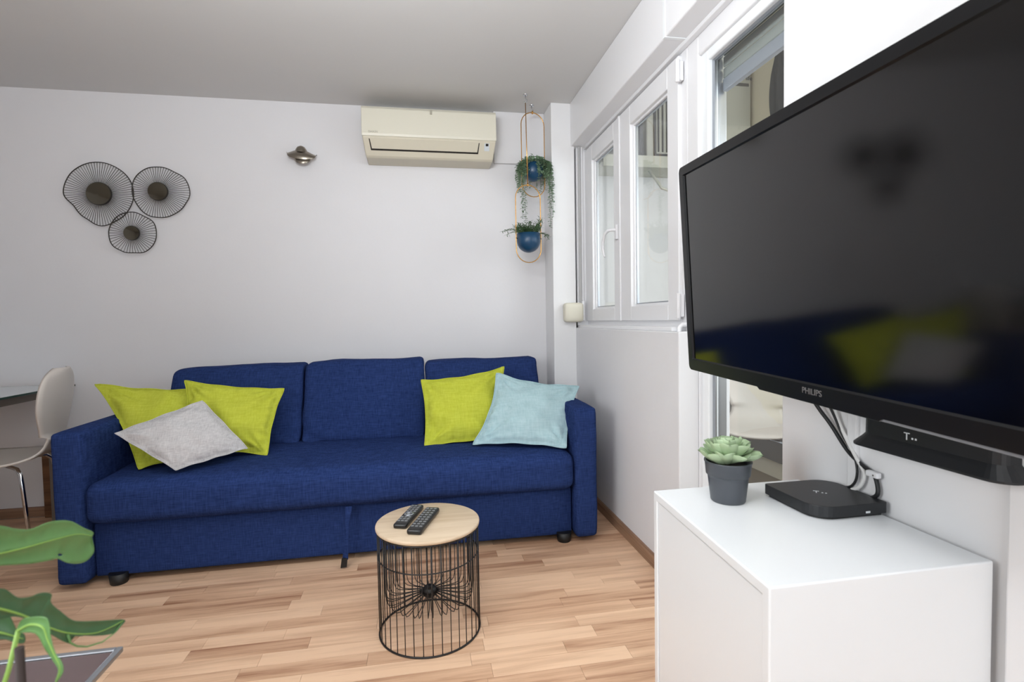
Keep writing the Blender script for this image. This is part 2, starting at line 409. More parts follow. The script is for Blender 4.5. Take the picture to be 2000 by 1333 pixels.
# ---------------------------------------------------------------- balcony door
dr = newobj('door_1', bmesh.new(), m_pvc); struct(dr)
bm = bmesh.new(); box(bm, 1.045, 1.10, 1.82, 1.90, 0, 2.115); box(bm, 1.045, 1.10, 1.25, 1.82, 2.03, 2.115); box(bm, 1.045, 1.1, 1.25, 1.82, 0, .06)
newobj('door_frame', bm, m_pvc, dr, bev=.006, segs=3)
bm = bmesh.new(); box(bm, 1.058, 1.10, 1.775, 1.822, .05, 2.035); box(bm, 1.058, 1.10, 1.25, 1.78, 1.995, 2.035)
ds = newobj('sash', bm, m_lacq, dr, bev=.006, segs=3)
newobj('gasket', boxes((1.075, 1.082, 1.758, 1.776, .06, 1.998), (1.075, 1.082, 1.25, 1.76, 1.985, 1.996)), m_alu, ds)
newobj('pane', boxes((1.085, 1.088, 1.20, 1.772, .06, 1.995)), m_pane, ds)
bm = bmesh.new(); box(bm, 1.034, 1.046, 1.868, 1.894, .985, 1.05)
tube(bm, [(1.04, 1.88, 1.03), (1.012, 1.882, 1.03), (1.0, 1.885, 1.02), (.998, 1.884, .98), (1.0, 1.875, .93), (1.002, 1.868, .91)], [.009, .009, .009, .0085, .007, .005], 10)
newobj('handle', bm, m_pvc, dr, bev=.002)
# guide rails, outer reveal
bm = bmesh.new(); box(bm, 1.102, 1.120, 1.80, 1.83, 0, 2.08); box(bm, 1.124, 1.155, 1.81, 1.835, 0, 2.08); box(bm, 1.10, 1.16, 1.83, 1.9, 0, 2.1)
newobj('guide_rail', bm, m_alu, dr, bev=.002)
sh = thing('roller_shutter', 'grey slatted roller shutter lowered a little over the balcony door', 'shutter', (1.14, 1.4, 2.1))
bm = bmesh.new(); prism(bm, [(0, 0), (.004, .004), (.008, .02), (.004, .036), (0, .040), (-.004, .036), (-.004, .004)], lambda a, b, d: (a, d, b), -.55, .40)
sl = bpy.data.meshes.new('slat'); bm.to_mesh(sl); bm.free(); sl.materials.append(m_slat)
for k in range(5):
    o = bpy.data.objects.new('slat', sl); C.objects.link(o); o.parent = sh; o.location = (0, 0, -.158+k*.0415)
newobj('bottom_bar', boxes((-.008, .012, -.55, .40, -.205, -.160)), m_slatd, sh, bev=.003)
newobj('head_rail', boxes((-.03, .02, -.55, .41, .0, .014)), m_cream, sh)

# shutter strap and winder by the column
st = thing('shutter_strap', 'pale strap and cream winder box of the window shutter beside the white column', 'strap', (.985, 3.108, 1.1))
newobj('strap', boxes((-.004, .010, -.004, .0, .03, 1.012)), m_belt, st)
newobj('strap', boxes((.016, .024, .001, .006, .03, 1.012)), m_pvc, st)
bm = bmesh.new(); soft(bm, -.112, .012, -.045, .008, -.062, .058, .02, n=8)
newobj('winder_box', bm, m_ac, st, smooth=True)
newobj('winder_plate', boxes((.006, .020, -.03, .008, -.055, .07)), m_pvc, st, bev=.004)

# ---------------------------------------------------------------- balcony
b = newobj('balcony_floor', boxes((1.23, 2.5, YN, 3.7, -.08, -.02)), m_bfloor); struct(b)
b = newobj('balcony_ceiling', boxes((1.16, 2.5, YN, 3.7, 2.9, 3.0)), m_cream); struct(b)
b = newobj('balcony_end_wall', boxes((1.16, 2.5, 3.6, 3.7, -.05, 2.9)), m_wallr); struct(b)
b = newobj('balcony_outer_wall', boxes((2.3, 2.42, 2.5, 3.6, -.05, 2.9), (2.3, 2.42, YN, 2.5, -.05, 1.0), (2.3, 2.42, YN, 2.5, 2.3, 2.9)), m_cream); struct(b)
b = newobj('balcony_parapet_panel', boxes((2.27, 2.3, YN, 3.6, .1, .72)), m_bgrey); struct(b)
b = newobj('balcony_wall_top', boxes((1.05, 1.16, YN, 3.6, 2.4, 2.9)), m_wallr); struct(b)
sf_ = newobj('storage_shelf', boxes((1.2, 2.29, 3.26, 3.6, 2.08, 2.105), (1.2, 2.29, 3.255, 3.27, 2.05, 2.125)), m_card); tag(sf_, 'pale storage shelf high on the balcony end wall seen through the window', 'shelf')
bx = thing('storage_box', 'tall pale box with teal label standing on the balcony shelf', 'box', (2.19, 3.38, 2.106))
newobj('carton', boxes((-.125, .09, -.09, .2, 0, .66)), m_card, bx, bev=.003)
newobj('label_band', boxes((-.122, -.05, -.0925, -.09, .515, .55)), m_teal, bx)
newobj('label_band', boxes((-.045, .075, -.0925, -.09, .525, .545)), m_textg, bx)
text_obj('lettering', 'Natural life', .042, m_bag, frame_mtx((.005, -.0925, .58), (1, 0, 0), (0, 0, 1), (0, -1, 0)), bx)
ou = thing('outdoor_unit', 'grey outdoor air conditioning unit on the balcony shelf behind the window', 'air conditioner', (1.72, 3.4, 2.106))
newobj('casing', boxes((-.2, .22, -.1, .16, 0, .5)), m_unit, ou, bev=.01)
bm = bmesh.new()
for k in range(9): box(bm, -.12+k*.03, -.112+k*.03, -.108, -.1, .06, .44)
box(bm, -.15, -.135, -.112, -.1, .03, .47); box(bm, .155, .17, -.112, -.1, .03, .47); box(bm, -.135, .155, -.112, -.1, .03, .045); box(bm, -.135, .155, -.112, -.1, .455, .47)
newobj('fan_grille', bm, m_bag, ou)
bm = bmesh.new(); tube(bm, [(1.50, 3.22, 2.02), (1.58, 3.2, 1.90), (1.72, 3.19, 1.86), (1.9, 3.19, 1.87), (2.1, 3.2, 1.96)], .010, 8)
tag(newobj('insulated_pipe', bm, m_unit), 'dark pipe looping below the balcony shelf', 'pipe')
def drape(name, label, x, y, z0, z1, wd, dx, dy, cat, m=None):
    bm = bmesh.new(); nz, nx = 14, 18; g = []
    for s in (0, 1):
        gg = []
        for i in range(nz+1):
            row = []
            for j in range(nx+1):
                t = i/nz; u = (j/nx-.5); ww = wd*(.35+.65*min(1, t*3))
                off = .018*math.sin(j*1.7+t*2)+.01*math.sin(j*.8+t*5)
                row.append(bm.verts.new((x+dx*u*ww+dy*(off+s*.01), y+dy*u*ww-dx*(off+s*.01), z1-(z1-z0)*t)))
            gg.append(row)
        g.append(gg)
    for s in (0, 1):
        for i in range(nz):
            for j in range(nx):
                q = (g[s][i][j], g[s][i][j+1], g[s][i+1][j+1], g[s][i+1][j]); bm.faces.new(q if s else q[::-1])
    for i in range(nz):
        for j in (0, nx): bm.faces.new((g[0][i][j], g[1][i][j], g[1][i+1][j], g[0][i+1][j]))
    for j in range(nx):
        for i in (0, nz): bm.faces.new((g[0][i][j], g[0][i][j+1], g[1][i][j+1], g[1][i][j]))
    bmesh.ops.recalc_face_normals(bm, faces=bm.faces)
    return tag(newobj(name, bm, m or m_bag, smooth=True), label, cat)
drape('garment_bag', 'dark grey cloth bag hanging by the balcony outer wall above the television', 2.24, 2.93, 2.3, 2.78, .3, .3, .95, 'bag')
drape('folded_cloth', 'dark cloth hanging beside the outdoor unit behind the window', 1.42, 3.32, 2.13, 2.55, .16, 1, 0, 'cloth')

# ---------------------------------------------------------------- sofa
sofa = thing('sofa', 'navy blue linen three-seat sofa bed along the back wall', 'sofa', (-.32, 2.8, 0))
SO = Vector((-.32, 2.8, 0))
def sh_(bm):
    for v in bm.verts: v.co -= SO
    return bm
for x0, x1 in ((-1.452, -1.342), (.702, .812)):
    bm = bmesh.new(); soft(bm, x0, x1, 2.318, 3.28, .024, .642, .022, bulge=(.002, .003, .004), n=12, wr=.002, seed=x0)
    newobj('armrest', sh_(bm), m_blue, sofa)
for x in (-1.345, .705):      # piped seam on the arm front
    pass
bm = bmesh.new()
def seatshape(q, p):
    q = q.copy()
    if p.z > 0:      # crown, dip along the middle
        q.z += .016*(1-p.y**2)*(.6+.4*math.cos(q.x*2.2))*min(1, p.z)-.004*math.cos(q.x*9)*(1-abs(p.y))
    return q
soft(bm, -1.34, .70, 2.30, 3.08, .258, .432, .05, bulge=(.0, .012, 0), n=18, wr=.004, seed=3, shape=seatshape)
newobj('seat', sh_(bm), m_blue, sofa)
bm = bmesh.new(); soft(bm, -1.335, .695, 2.366, 2.41, .03, .254, .008, n=6, wr=.001)
newobj('front_panel', sh_(bm), m_blue, sofa)
bm = bmesh.new(); soft(bm, -1.34, .70, 3.08, 3.28, .03, .655, .03, n=8)
newobj('back_frame', sh_(bm), m_blue, sofa)
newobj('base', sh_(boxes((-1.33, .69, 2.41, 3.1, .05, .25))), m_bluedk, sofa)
def cush(x0, x1, seed, dz=0):
    bm = bmesh.new()
    def shp(q, p):
        q = q.copy(); h = q.z+.21
        q.y += h*.42                                  # lean back
        q.z += (.006*p.x*p.x*p.x+.003*math.sin(q.x*9+seed))*max(0, p.z)+dz*max(0, p.z)
        cr_ = max(0, 1-((p.x-1)**2+(p.z+1)**2)*3)+max(0, 1-((p.x+1)**2+(p.z+1)**2)*3)
        q.y += .010*math.sin((p.x+p.z)*14)*cr_
        q.y += .006*math.exp(-((p.x-.9)/.12)**2)*math.sin(p.z*8+seed)
        return q
    soft(bm, x0, x1, 2.80, 2.965, .435, .835, .026, bulge=(.003, .022, .004), n=16, wr=.006, seed=seed, shape=shp)
    return newobj('back_cushion', sh_(bm), m_blue, sofa)
cush(-1.275, -.625, 1.0); cush(-.618, .018, 2.2, .012); cush(.028, .672, 4.1, -.002)
for x, y in ((-1.25, 2.365), (.655, 2.365), (-1.25, 3.15), (.655, 3.15)):
    bm = bmesh.new(); lathe(bm, [(.030, 0), (.032, .004), (.036, .045)], 20, (x, y, 0), cap0=True, cap1=True)
    newobj('foot', sh_(bm), m_footbl, sofa)
# pull strap with dark tip
bm = bmesh.new(); n = 16; L_ = []
for i in range(n+1):
    t = i/n; z = .262-.222*t; x = -.322-.018*t; y = 2.318-.012*math.sin(t*3)-.02*t; tw = .9*math.sin(t*4.2)
    wd = .014-.006*math.sin(t*PI); a = Vector((math.cos(tw*.6)*wd, math.sin(tw*.6)*wd, 0)); b_ = Vector((0, .0025, 0))
    L_.append([bm.verts.new(Vector((x, y, z))+s1_*a+s2_*b_) for s1_, s2_ in ((-1, -1), (1, -1), (1, 1), (-1, 1))])
for A, B in zip(L_, L_[1:]):
    for k in range(4): bm.faces.new((A[k], A[(k+1) % 4], B[(k+1) % 4], B[k]))
bm.faces.new(L_[0]); bm.faces.new(L_[-1]); bmesh.ops.recalc_face_normals(bm, faces=bm.faces)
pst = newobj('pull_strap', sh_(bm), m_blue, sofa, smooth=False)
bm = bmesh.new(); prism(bm, [(-.354, .046), (-.330, .046), (-.334, .008), (-.360, .006)], lambda a, b, d: (a, d, b), 2.288, 2.295)
newobj('strap_tip', sh_(bm), m_footbl, pst)

# ---------------------------------------------------------------- scatter pillows
def pillow(name, label, m, TL, TR, BR, BL, T=.065, pinch=.10, seed=1, wr=.004, floppy=.0, flange=.05):
    TL, TR, BR, BL = map(Vector, (TL, TR, BR, BL)); c = (TL+TR+BR+BL)/4
    o_ = c.copy(); N = 44
    nrm = (TR-BL).cross(TL-BR).normalized()
    if nrm.y > 0: nrm = -nrm
    bm = bmesh.new(); g = [[], []]
    for s in (0, 1):
        for i in range(N+1):
            row = []
            for j in range(N+1):
                U = (j/N*2-1)*(1+flange); V = (i/N*2-1)*(1+flange)
                # keep corners stretched out, edges bowed in
                u = U*(1-pinch*(1-min(1, abs(V))**2)*(.85+.3*math.sin(seed+U))); v = V*(1-pinch*(1-min(1, abs(U))**2)*(.85+.3*math.cos(seed*2+V)))
                a, b_ = (u+1)/2, (v+1)/2
                P = (BL*(1-a)+BR*a)*(1-b_)+(TL*(1-a)+TR*a)*b_
                ru, rv = max(0, 1-U*U), max(0, 1-V*V)
                th = T*(ru**.55)*(rv**.55)
                wrn = 0
                if th > 0:
                    cn = Vector((U*2.2+seed*3.1, V*2.2, seed))
                    wrn = wr*2.2*noise.noise(cn)*min(1, th/T*2.5)
                    # folds radiating from the corners
                    for cu_, cv_ in ((1, 1), (-1, 1), (1, -1), (-1, -1)):
                        du, dv = cu_-U, cv_-V; rad = math.hypot(du, dv); ang = math.atan2(dv*cv_, du*cu_)
                        wrn += wr*1.3*math.exp(-(rad/.5)**2)*math.sin(ang*13+seed*cu_*2+cv_)*min(1, th/T*4)
                        wrn += 0
                    # short puckers along the edges
                    wrn += wr*.55*math.exp(-((1-abs(V))/.14)**2)*math.sin(U*24+seed)*min(1, th/T*4)
                    wrn += wr*.55*math.exp(-((1-abs(U))/.14)**2)*math.sin(V*24+seed)*min(1, th/T*4)
                wave = .004*math.sin(U*9+seed)*(abs(V) > .97)+.004*math.sin(V*8+seed)*(abs(U) > .97)
                d = max(.0012, th+wrn)
                row.append(bm.verts.new(P-o_+nrm*((d if s == 0 else -d)+wave)))
            g[s].append(row)
    for s in (0, 1):
        for i in range(N):
            for j in range(N):
                q = (g[s][i][j], g[s][i][j+1], g[s][i+1][j+1], g[s][i+1][j]); bm.faces.new(q)
    for i in range(N):
        bm.faces.new((g[0][i][0], g[1][i][0], g[1][i+1][0], g[0][i+1][0])); bm.faces.new((g[0][i][N], g[1][i][N], g[1][i+1][N], g[0][i+1][N]))
        bm.faces.new((g[0][0][i], g[1][0][i], g[1][0][i+1], g[0][0][i+1])); bm.faces.new((g[0][N][i], g[1][N][i], g[1][N][i+1], g[0][N][i+1]))
    rim = [g[0][0][j].co.copy() for j in range(N+1)]+[g[0][i][N].co.copy() for i in range(1, N+1)]+[g[0][N][j].co.copy() for j in range(N-1, -1, -1)]+[g[0][i][0].co.copy() for i in range(N-1, 0, -1)]
    bmesh.ops.recalc_face_normals(bm, faces=bm.faces)
    o = newobj(name, bm, m, smooth=True); o.location = o_
    bm = bmesh.new(); tube(bm, rim, .0024, 6, closed=True); newobj('piping', bm, m, o)
    return tag(o, label, 'pillow')
pillow('throw_pillow', 'lime green pillow leaning in the left sofa corner behind the grey pillow', m_lime,
       (-1.49, 2.73, .785), (-1.06, 2.80, .735), (-.93, 2.62, .47), (-1.205, 2.47, .455), T=.06, seed=2, pinch=.09, wr=.009)
pillow('throw_pillow', 'lime green pillow leaning on the left back cushion, right of its lime twin', m_lime,
       (-1.105, 2.72, .785), (-.690, 2.76, .727), (-.725, 2.58, .452), (-1.09, 2.60, .46), T=.06, seed=4, pinch=.12, wr=.012)
pillow('throw_pillow', 'pale grey woven pillow lying aslant on the two left lime pillows', m_grey,
       (-1.255, 2.42, .612), (-.985, 2.56, .708), (-.79, 2.50, .506), (-1.02, 2.37, .462), T=.05, seed=7, pinch=.0, wr=.005)
pillow('throw_pillow', 'lime green pillow beside the light blue pillow at the right end', m_lime,
       (.012, 2.76, .742), (.438, 2.80, .790), (.41, 2.60, .455), (.02, 2.58, .450), T=.06, seed=5, pinch=.10, wr=.010)
pillow('throw_pillow', 'light blue pillow leaning by the right sofa armrest', m_aqua,
       (.400, 2.70, .772), (.800, 2.60, .704), (.665, 2.375, .452), (.258, 2.53, .456), T=.06, seed=9, pinch=.11, wr=.010)

# ---------------------------------------------------------------- air conditioner
ac = thing('air_conditioner', 'cream wall-mounted air conditioner under the ceiling', 'air conditioner', (.09, YB, 2.02))
bm = bmesh.new()
prof = [(0, .285), (-.165, .285), (-.185, .278), (-.198, .262), (-.202, .115), (-.196, .100), (-.150, .012), (-.138, .002), (0, -.002)]
prism(bm, prof, lambda a, b, d: (d, a, b), -.386, .386)
for v in bm.verts:
    if v.co.z < .06: v.co.x *= .965
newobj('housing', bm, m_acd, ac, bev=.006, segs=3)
bm = bmesh.new(); prism(bm, [(-.16, .287), (-.187, .281), (-.201, .264), (-.207, .122), (-.203, .108), (-.19, .108), (-.19, .26), (-.16, .27)], lambda a, b, d: (d, a, b), -.389, .389)
fp = newobj('front_panel', bm, m_ac, ac, bev=.003)
text_obj('lettering', 'DAIKIN', .016, m_textl, frame_mtx((-.325, -.2078, .130), (1, 0, 0), (0, 0, 1), (0, -1, 0)), fp)
newobj('latch', boxes((.0, .012, -.2085, -.2, .245, .27)), m_textl, fp)
def face(a, off=0):            # point on the sloping lower face
    t = Vector((0, -.196, .100)).lerp(Vector((0, -.150, .012)), a); return t+Vector((0, -.885, -.465))*off
def quadslab(x0, x1, a0, a1, o0, o1, m, name, par, x0b=None, x1b=None):
    bm = bmesh.new(); x0b = x0 if x0b is None else x0b; x1b = x1 if x1b is None else x1b; vs_ = []
    for of in (o0, o1):
        for x, a in ((x0, a0), (x1, a0), (x1b, a1), (x0b, a1)):
            p = face(a, of); vs_.append(bm.verts.new((x, p.y, p.z)))
    for f in ((0, 1, 2, 3), (7, 6, 5, 4), (0, 4, 5, 1), (1, 5, 6, 2), (2, 6, 7, 3), (3, 7, 4, 0)): bm.faces.new([vs_[i] for i in f])
    bmesh.ops.recalc_face_normals(bm, faces=bm.faces); return newobj(name, bm, m, par)
quadslab(-.351, .289, .06, .70, -.001, .0008, m_dark, 'air_slot', ac, -.342, .282)
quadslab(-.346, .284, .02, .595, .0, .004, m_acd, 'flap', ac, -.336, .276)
dp = quadslab(.318, .348, .06, .50, -.001, .0012, m_tglass, 'display', ac)
quadslab(.326, .342, .08, .22, .001, .002, m_dark, 'sensor', dp)

# ---------------------------------------------------------------- wall sconce
sc = thing('wall_sconce', 'small brushed nickel wall lamp with wavy wings on the back wall', 'lamp', (-.66, YB, 2.055))
bm = bmesh.new(); lathe(bm, [(.028, 0), (.03, .008), (.026, .014)], 20)
for v in bm.verts: v.co = Vector((v.co.x, -v.co.z, v.co.y))
newobj('wall_plate', bm, m_nickel, sc, smooth=True)
def wing(sgn, lowx, name):
    bm = bmesh.new(); g = []; nu, nv = 20, 10
    for s in (0, 1):
        gg = []
        for i in range(nu+1):
            u = i/nu*2-1; row = []
            for j in range(nv+1):
                v = j/nv; hw = .085 if sgn > 0 else .05
                wdt = math.sqrt(max(0, 1-abs(u)**2.2))
                x = u*hw; z = (.014-.052*v*wdt**.7 if sgn > 0 else -.014-.050*v*wdt)
                if sgn > 0: z += .012*math.cos(u*PI*.9)*(1-v)-.006*u
                y = -.035-.05*wdt*math.sin(v*PI*.5+.3)
                row.append(bm.verts.new((x+lowx, y-s*.0015, z)))
            gg.append(row)
        g.append(gg)
    for s in (0, 1):
        for i in range(nu):
            for j in range(nv): bm.faces.new((g[s][i][j], g[s][i+1][j], g[s][i+1][j+1], g[s][i][j+1]))
    bmesh.ops.recalc_face_normals(bm, faces=bm.faces)
    return newobj(name, bm, m_nickel, sc, smooth=True)
wing(1, 0, 'shade'); wing(-1, .008, 'lower_shade')
bm = bmesh.new(); lathe(bm, [(.034, 0), (.032, .018), (.022, .034), (.008, .042), (0.001, .043)], 24)
for v in bm.verts: v.co = Vector((v.co.x-.002, v.co.y-.042, v.co.z+.008))
newobj('dome', bm, m_nickel, sc, smooth=True)
newobj('arm', boxes((-.008, .008, -.05, 0, -.006, .006)), m_nickel, sc)

# ---------------------------------------------------------------- wire wall art (three joined discs)
wa = thing('wall_art', 'three joined dark wire discs with small round mirrors on the back wall', 'wall decoration', (-1.6, YB, 1.75))
def disc(cx, cz, hub, rads, mr, nsp, yo):
    """rads: outline radii at equal angles starting right, counter-clockwise"""
    def rad(a):
        n = len(rads); t = a/(2*PI)*n; i = int(t) % n; f = t-int(t); f = (1-math.cos(f*PI))/2
        return rads[i]*(1-f)+rads[(i+1) % n]*f
    bm = bmesh.new(); tube(bm, [(cx+rad(2*PI*k/72)*math.cos(2*PI*k/72), yo, cz+rad(2*PI*k/72)*math.sin(2*PI*k/72)) for k in range(72)], .0027, 6, closed=True)
    newobj('rim', bm, m_bronze, wa)
    bm = bmesh.new(); hx, hz = hub
    for k in range(nsp):
        a = 2*PI*k/nsp; tube(bm, [(hx+mr*.8*math.cos(a), yo-.022, hz+mr*.8*math.sin(a)), (cx+rad(a)*math.cos(a), yo, cz+rad(a)*math.sin(a))], .0014, 4, cap=False)
    o = newobj('spokes', bm, m_bronze, wa); o['kind'] = 'stuff'
    bm = bmesh.new(); lathe(bm, [(mr, 0), (mr, .008), (mr*.95, .012)], 32, cap0=True)
    for v in bm.verts: v.co = Vector((hx+v.co.x, yo-.018-v.co.z, hz+v.co.y))
    bmesh.ops.recalc_face_normals(bm, faces=bm.faces)
    fr_ = newobj('mirror_frame', bm, m_bronze, wa, smooth=False)
    bm = bmesh.new(); lathe(bm, [(mr*.95, .0), (mr*.6, .0012), (mr*.3, .0016), (.0005, .0018)], 32)
    for v in bm.verts: v.co = Vector((hx+v.co.x, yo-.030-v.co.z, hz+v.co.y))
    bmesh.ops.recalc_face_normals(bm, faces=bm.faces)
    newobj('mirror', bm, m_mirror, fr_, smooth=True)
disc(-.137, .055, (-.13, .048), [.169, .172, .170, .172, .173, .176, .180, .150, .158, .180, .168, .166], .064, 74, -.03)
disc(.172, .068, (.168, .068), [.152, .152, .138, .142, .148, .150, .146, .143, .148, .142, .138, .140], .052, 62, -.032)
disc(.025, -.165, (.028, -.168), [.118, .122, .112, .118, .120, .120, .124, .128, .118, .110, .118, .118], .041, 46, -.038)

# ---------------------------------------------------------------- hanging planters
def capsule(xc, zt, zb, hw, y, ry=0, n=12):
    pts = []
    for k in range(n+1):
        a = PI*k/n; pts.append((xc+hw*math.cos(a), y, zt-hw+hw*math.sin(a)))
    for k in range(n+1):
        a = PI+PI*k/n; pts.append((xc+hw*math.cos(a), y, zb+hw+hw*math.sin(a)))
    # rotate a little about z
    return [(xc+(p[0]-xc)*math.cos(ry), y+(p[0]-xc)*math.sin(ry), p[2]) for p in pts]
def planter(label, group, xc, y, ztop, zbot, hw, hook, potz, potr, poth, rod_top, ry):
    t = thing('hanging_planter', label, 'planter', (hook[0], hook[1], ZC), group=group)
    O = Vector((hook[0], hook[1], ZC))
    def s(bm):
        for v in bm.verts: v.co -= O
        return bm
    bm = bmesh.new(); tube(bm, capsule(xc, ztop, zbot, hw, y, ry), .0028, 8, closed=True)
    newobj('ring', s(bm), m_gold, t)
    bm = bmesh.new(); lathe(bm, [(.013, -.006), (.014, 0)], 16, (hook[0], hook[1], ZC), cap0=True)
    tube(bm, [(hook[0], hook[1], ZC), (hook[0], hook[1], ZC-.022), (hook[0]+.010, hook[1], ZC-.030), (hook[0]+.010, hook[1], ZC-.04), (hook[0], hook[1], ZC-.047), (hook[0]-.008, hook[1], ZC-.040)], .0025, 6)
    newobj('ceiling_hook', s(bm), m_chrome, t)
    bm = bmesh.new(); tube(bm, [(hook[0], hook[1], ZC-.045), (xc, y, ztop+.002)], .0026, 8)
    tube(bm, [(xc, y, ztop+.01), (xc, y, ztop-.008)], .005, 8)
    newobj('hanger', s(bm), m_gold, t)
    bm = bmesh.new(); pr = [(.001, 0)]+[(potr*math.sin(a), potr*(1-math.cos(a))) for a in [PI/2*k/8 for k in range(1, 9)]]+[(potr, poth), (potr-.003, poth), (potr-.004, potr)]
    lathe(bm, pr, 32, (xc, y, potz))
    pot = newobj('pot', s(bm), m_potblue, t, smooth=True)
    bm = bmesh.new(); lathe(bm, [(.001, 0), (potr-.004, 0)], 24, (xc, y, potz+poth-.012)); newobj('soil', s(bm), m_soil, pot)
    for sx_ in (-1, 1):
        bm = bmesh.new(); tube(bm, [(xc+sx_*(potr-.002), y, potz+poth*.75), (xc+sx_*hw, y+sx_*hw*math.sin(ry), potz+poth*.75)], .004, 8)
        newobj('pin', s(bm), m_wire, t)
    return t, s
def leaf(bm, p, d, up, L, W, bend=.15, mi=0):
    d = Vector(d).normalized(); sd = d.cross(Vector(up))
    if sd.length < 1e-4: sd = d.cross(Vector((1, 0, 0)))
    sd.normalize(); nn = sd.cross(d).normalized(); p = Vector(p)
    a = bm.verts.new(p); t = bm.verts.new(p+d*L-nn*L*bend*2)
    m1 = p+d*L*.5-nn*L*bend*.4
    l = bm.verts.new(m1+sd*W/2+nn*W*.12); r = bm.verts.new(m1-sd*W/2+nn*W*.12); m = bm.verts.new(m1)
    for f in ((a, r, m), (a, m, l), (l, m, t), (m, r, t)):
        ff = bm.faces.new(f); ff.material_index = mi
    return
# upper planter, trailing plant
t1, s1f = planter('brass ring planter with blue pot and trailing round-leaved plant, upper one by the column', 'brass ring planters', .710, 3.15, 2.321, 1.812, .075, (.711, 3.175), 1.905, .064, .105, 0, .15)
rnd = random.Random(3)
bm = bmesh.new(); bmst = bmesh.new()
def trail(x, y, z, dx, dy, ln, spread=.012):
    pts = [(x, y, z)]; px, py, pz = x, y, z; n = max(3, int(ln/.012)); vx, vy, vz = dx, dy, .25
    for k in range(n):
        vz -= .22; vx *= .86; vy *= .86
        v = Vector((vx+rnd.uniform(-.12, .12), vy+rnd.uniform(-.12, .12), vz)).normalized()*.012
        px += v.x; py += v.y; pz += v.z
        if py > 3.285: py = 3.285
        if px > .80 and py > 3.1: px = .80
        pts.append((px, py, pz))
        for q in range(2):
            a = rnd.uniform(0, 2*PI); leaf(bm, (px, py, pz), (math.cos(a), math.sin(a), rnd.uniform(-.3, .5)), (0, 0, 1), rnd.uniform(.012, .020), rnd.uniform(.010, .015))
    tube(bmst, pts, .001, 4, cap=False)
zr = 2.012
for k in range(52):
    a = rnd.uniform(0, 2*PI); rr = rnd.uniform(.02, .06)
    if 4.15 < a < 4.75: continue        # gap where the blue pot shows
    trail(.71+rr*math.cos(a), 3.15+rr*math.sin(a), zr+rnd.uniform(0, .01), math.cos(a)*rnd.uniform(.4, 1.2), math.sin(a)*rnd.uniform(.3, .9), rnd.choice((.05, .08, .1, .13, .15, .18)))
for x, y, ln in ((.655, 3.10, .38), (.66, 3.11, .30), (.665, 3.085, .46), (.765, 3.12, .42), (.775, 3.1, .36), (.77, 3.1, .27), (.64, 3.11, .22), (.78, 3.13, .30), (.77, 3.10, .18), (.76, 3.09, .22)):
    trail(x, y, zr, (x-.71)*6, -.3, ln)
for k in range(5): leaf(bm, (.706, 3.13, zr+.01+.009*k), (math.cos(k*2.4), math.sin(k*2.4), .8), (0, 0, 1), .02, .013)
for k in range(900):
    a = rnd.uniform(0, 2*PI); b2_ = rnd.uniform(-.75, 1.2); 
    d = Vector((math.cos(a)*math.cos(b2_), math.sin(a)*math.cos(b2_), math.sin(b2_)))
    if 4.15 < a < 4.72 and b2_ < .35: continue
    p = Vector((.716, 3.148, 1.985))+Vector((d.x*.094, d.y*.078, d.z*.062))*rnd.uniform(.72, 1.05)
    leaf(bm, p, d+Vector((rnd.uniform(-.8, .8), rnd.uniform(-.8, .8), rnd.uniform(-.8, .5))), (0, 0, 1), rnd.uniform(.013, .021), rnd.uniform(.012, .017))
for v in bm.verts: v.co -= Vector((.711, 3.175, ZC))
for v in bmst.verts: v.co -= Vector((.711, 3.175, ZC))
o = newobj('foliage', bm, m_leafg, t1); o['kind'] = 'stuff'
o = newobj('stems', bmst, m_leafd, t1); o['kind'] = 'stuff'
# lower planter, spiky plant
t2, s2f = planter('brass ring planter with blue pot and spiky green plant, lower one on a long rod', 'brass ring planters', .648, 3.03, 1.852, 1.397, .077, (.642, 3.03), 1.455, .070, .112, 0, .12)
bm = bmesh.new(); bmst = bmesh.new()
def sprig(x, y, z, dx, dy, dz, n, L=.022):
    p = Vector((x, y, z)); v = Vector((dx, dy, dz)); pts = [p.copy()]
    for k in range(n):
        v.z -= .07; v += Vector((rnd.uniform(-.12, .12), rnd.uniform(-.12, .12), rnd.uniform(-.08, .08))); p = p+v.normalized()*.009; pts.append(p.copy())
        for q in range(2):
            a = rnd.uniform(0, 2*PI); leaf(bm, p, v.normalized()*.6+Vector((math.cos(a), math.sin(a), rnd.uniform(-.2, .8)))*.8, (0, 0, 1), L*rnd.uniform(.7, 1.2), .0055, .1)
    tube(bmst, pts, .0011, 4, cap=False)
zz = 1.562
for k in range(80):
    a = rnd.uniform(0, 2*PI); rr = rnd.uniform(.0, .062)
    right = math.cos(a)*rr > 0
    sprig(.648+rr*math.cos(a), 3.03+rr*math.sin(a), zz, math.cos(a)*.5, math.sin(a)*.5-.1, rnd.uniform(.7, 1.5), rnd.choice((4, 5, 6, 10 if right else 7)))
for k in range(3): sprig(.60, 3.0, zz+.005, -.9, -.2, .25+.15*k, 11+k*2)
for k in range(3): sprig(.705, 3.0, zz, .5, -.4, .1, 8)
for v in bm.verts: v.co -= Vector((.642, 3.03, ZC))
for v in bmst.verts: v.co -= Vector((.642, 3.03, ZC))
o = newobj('foliage', bm, m_leafd, t2); o['kind'] = 'stuff'
o = newobj('stems', bmst, m_leafd, t2); o['kind'] = 'stuff'

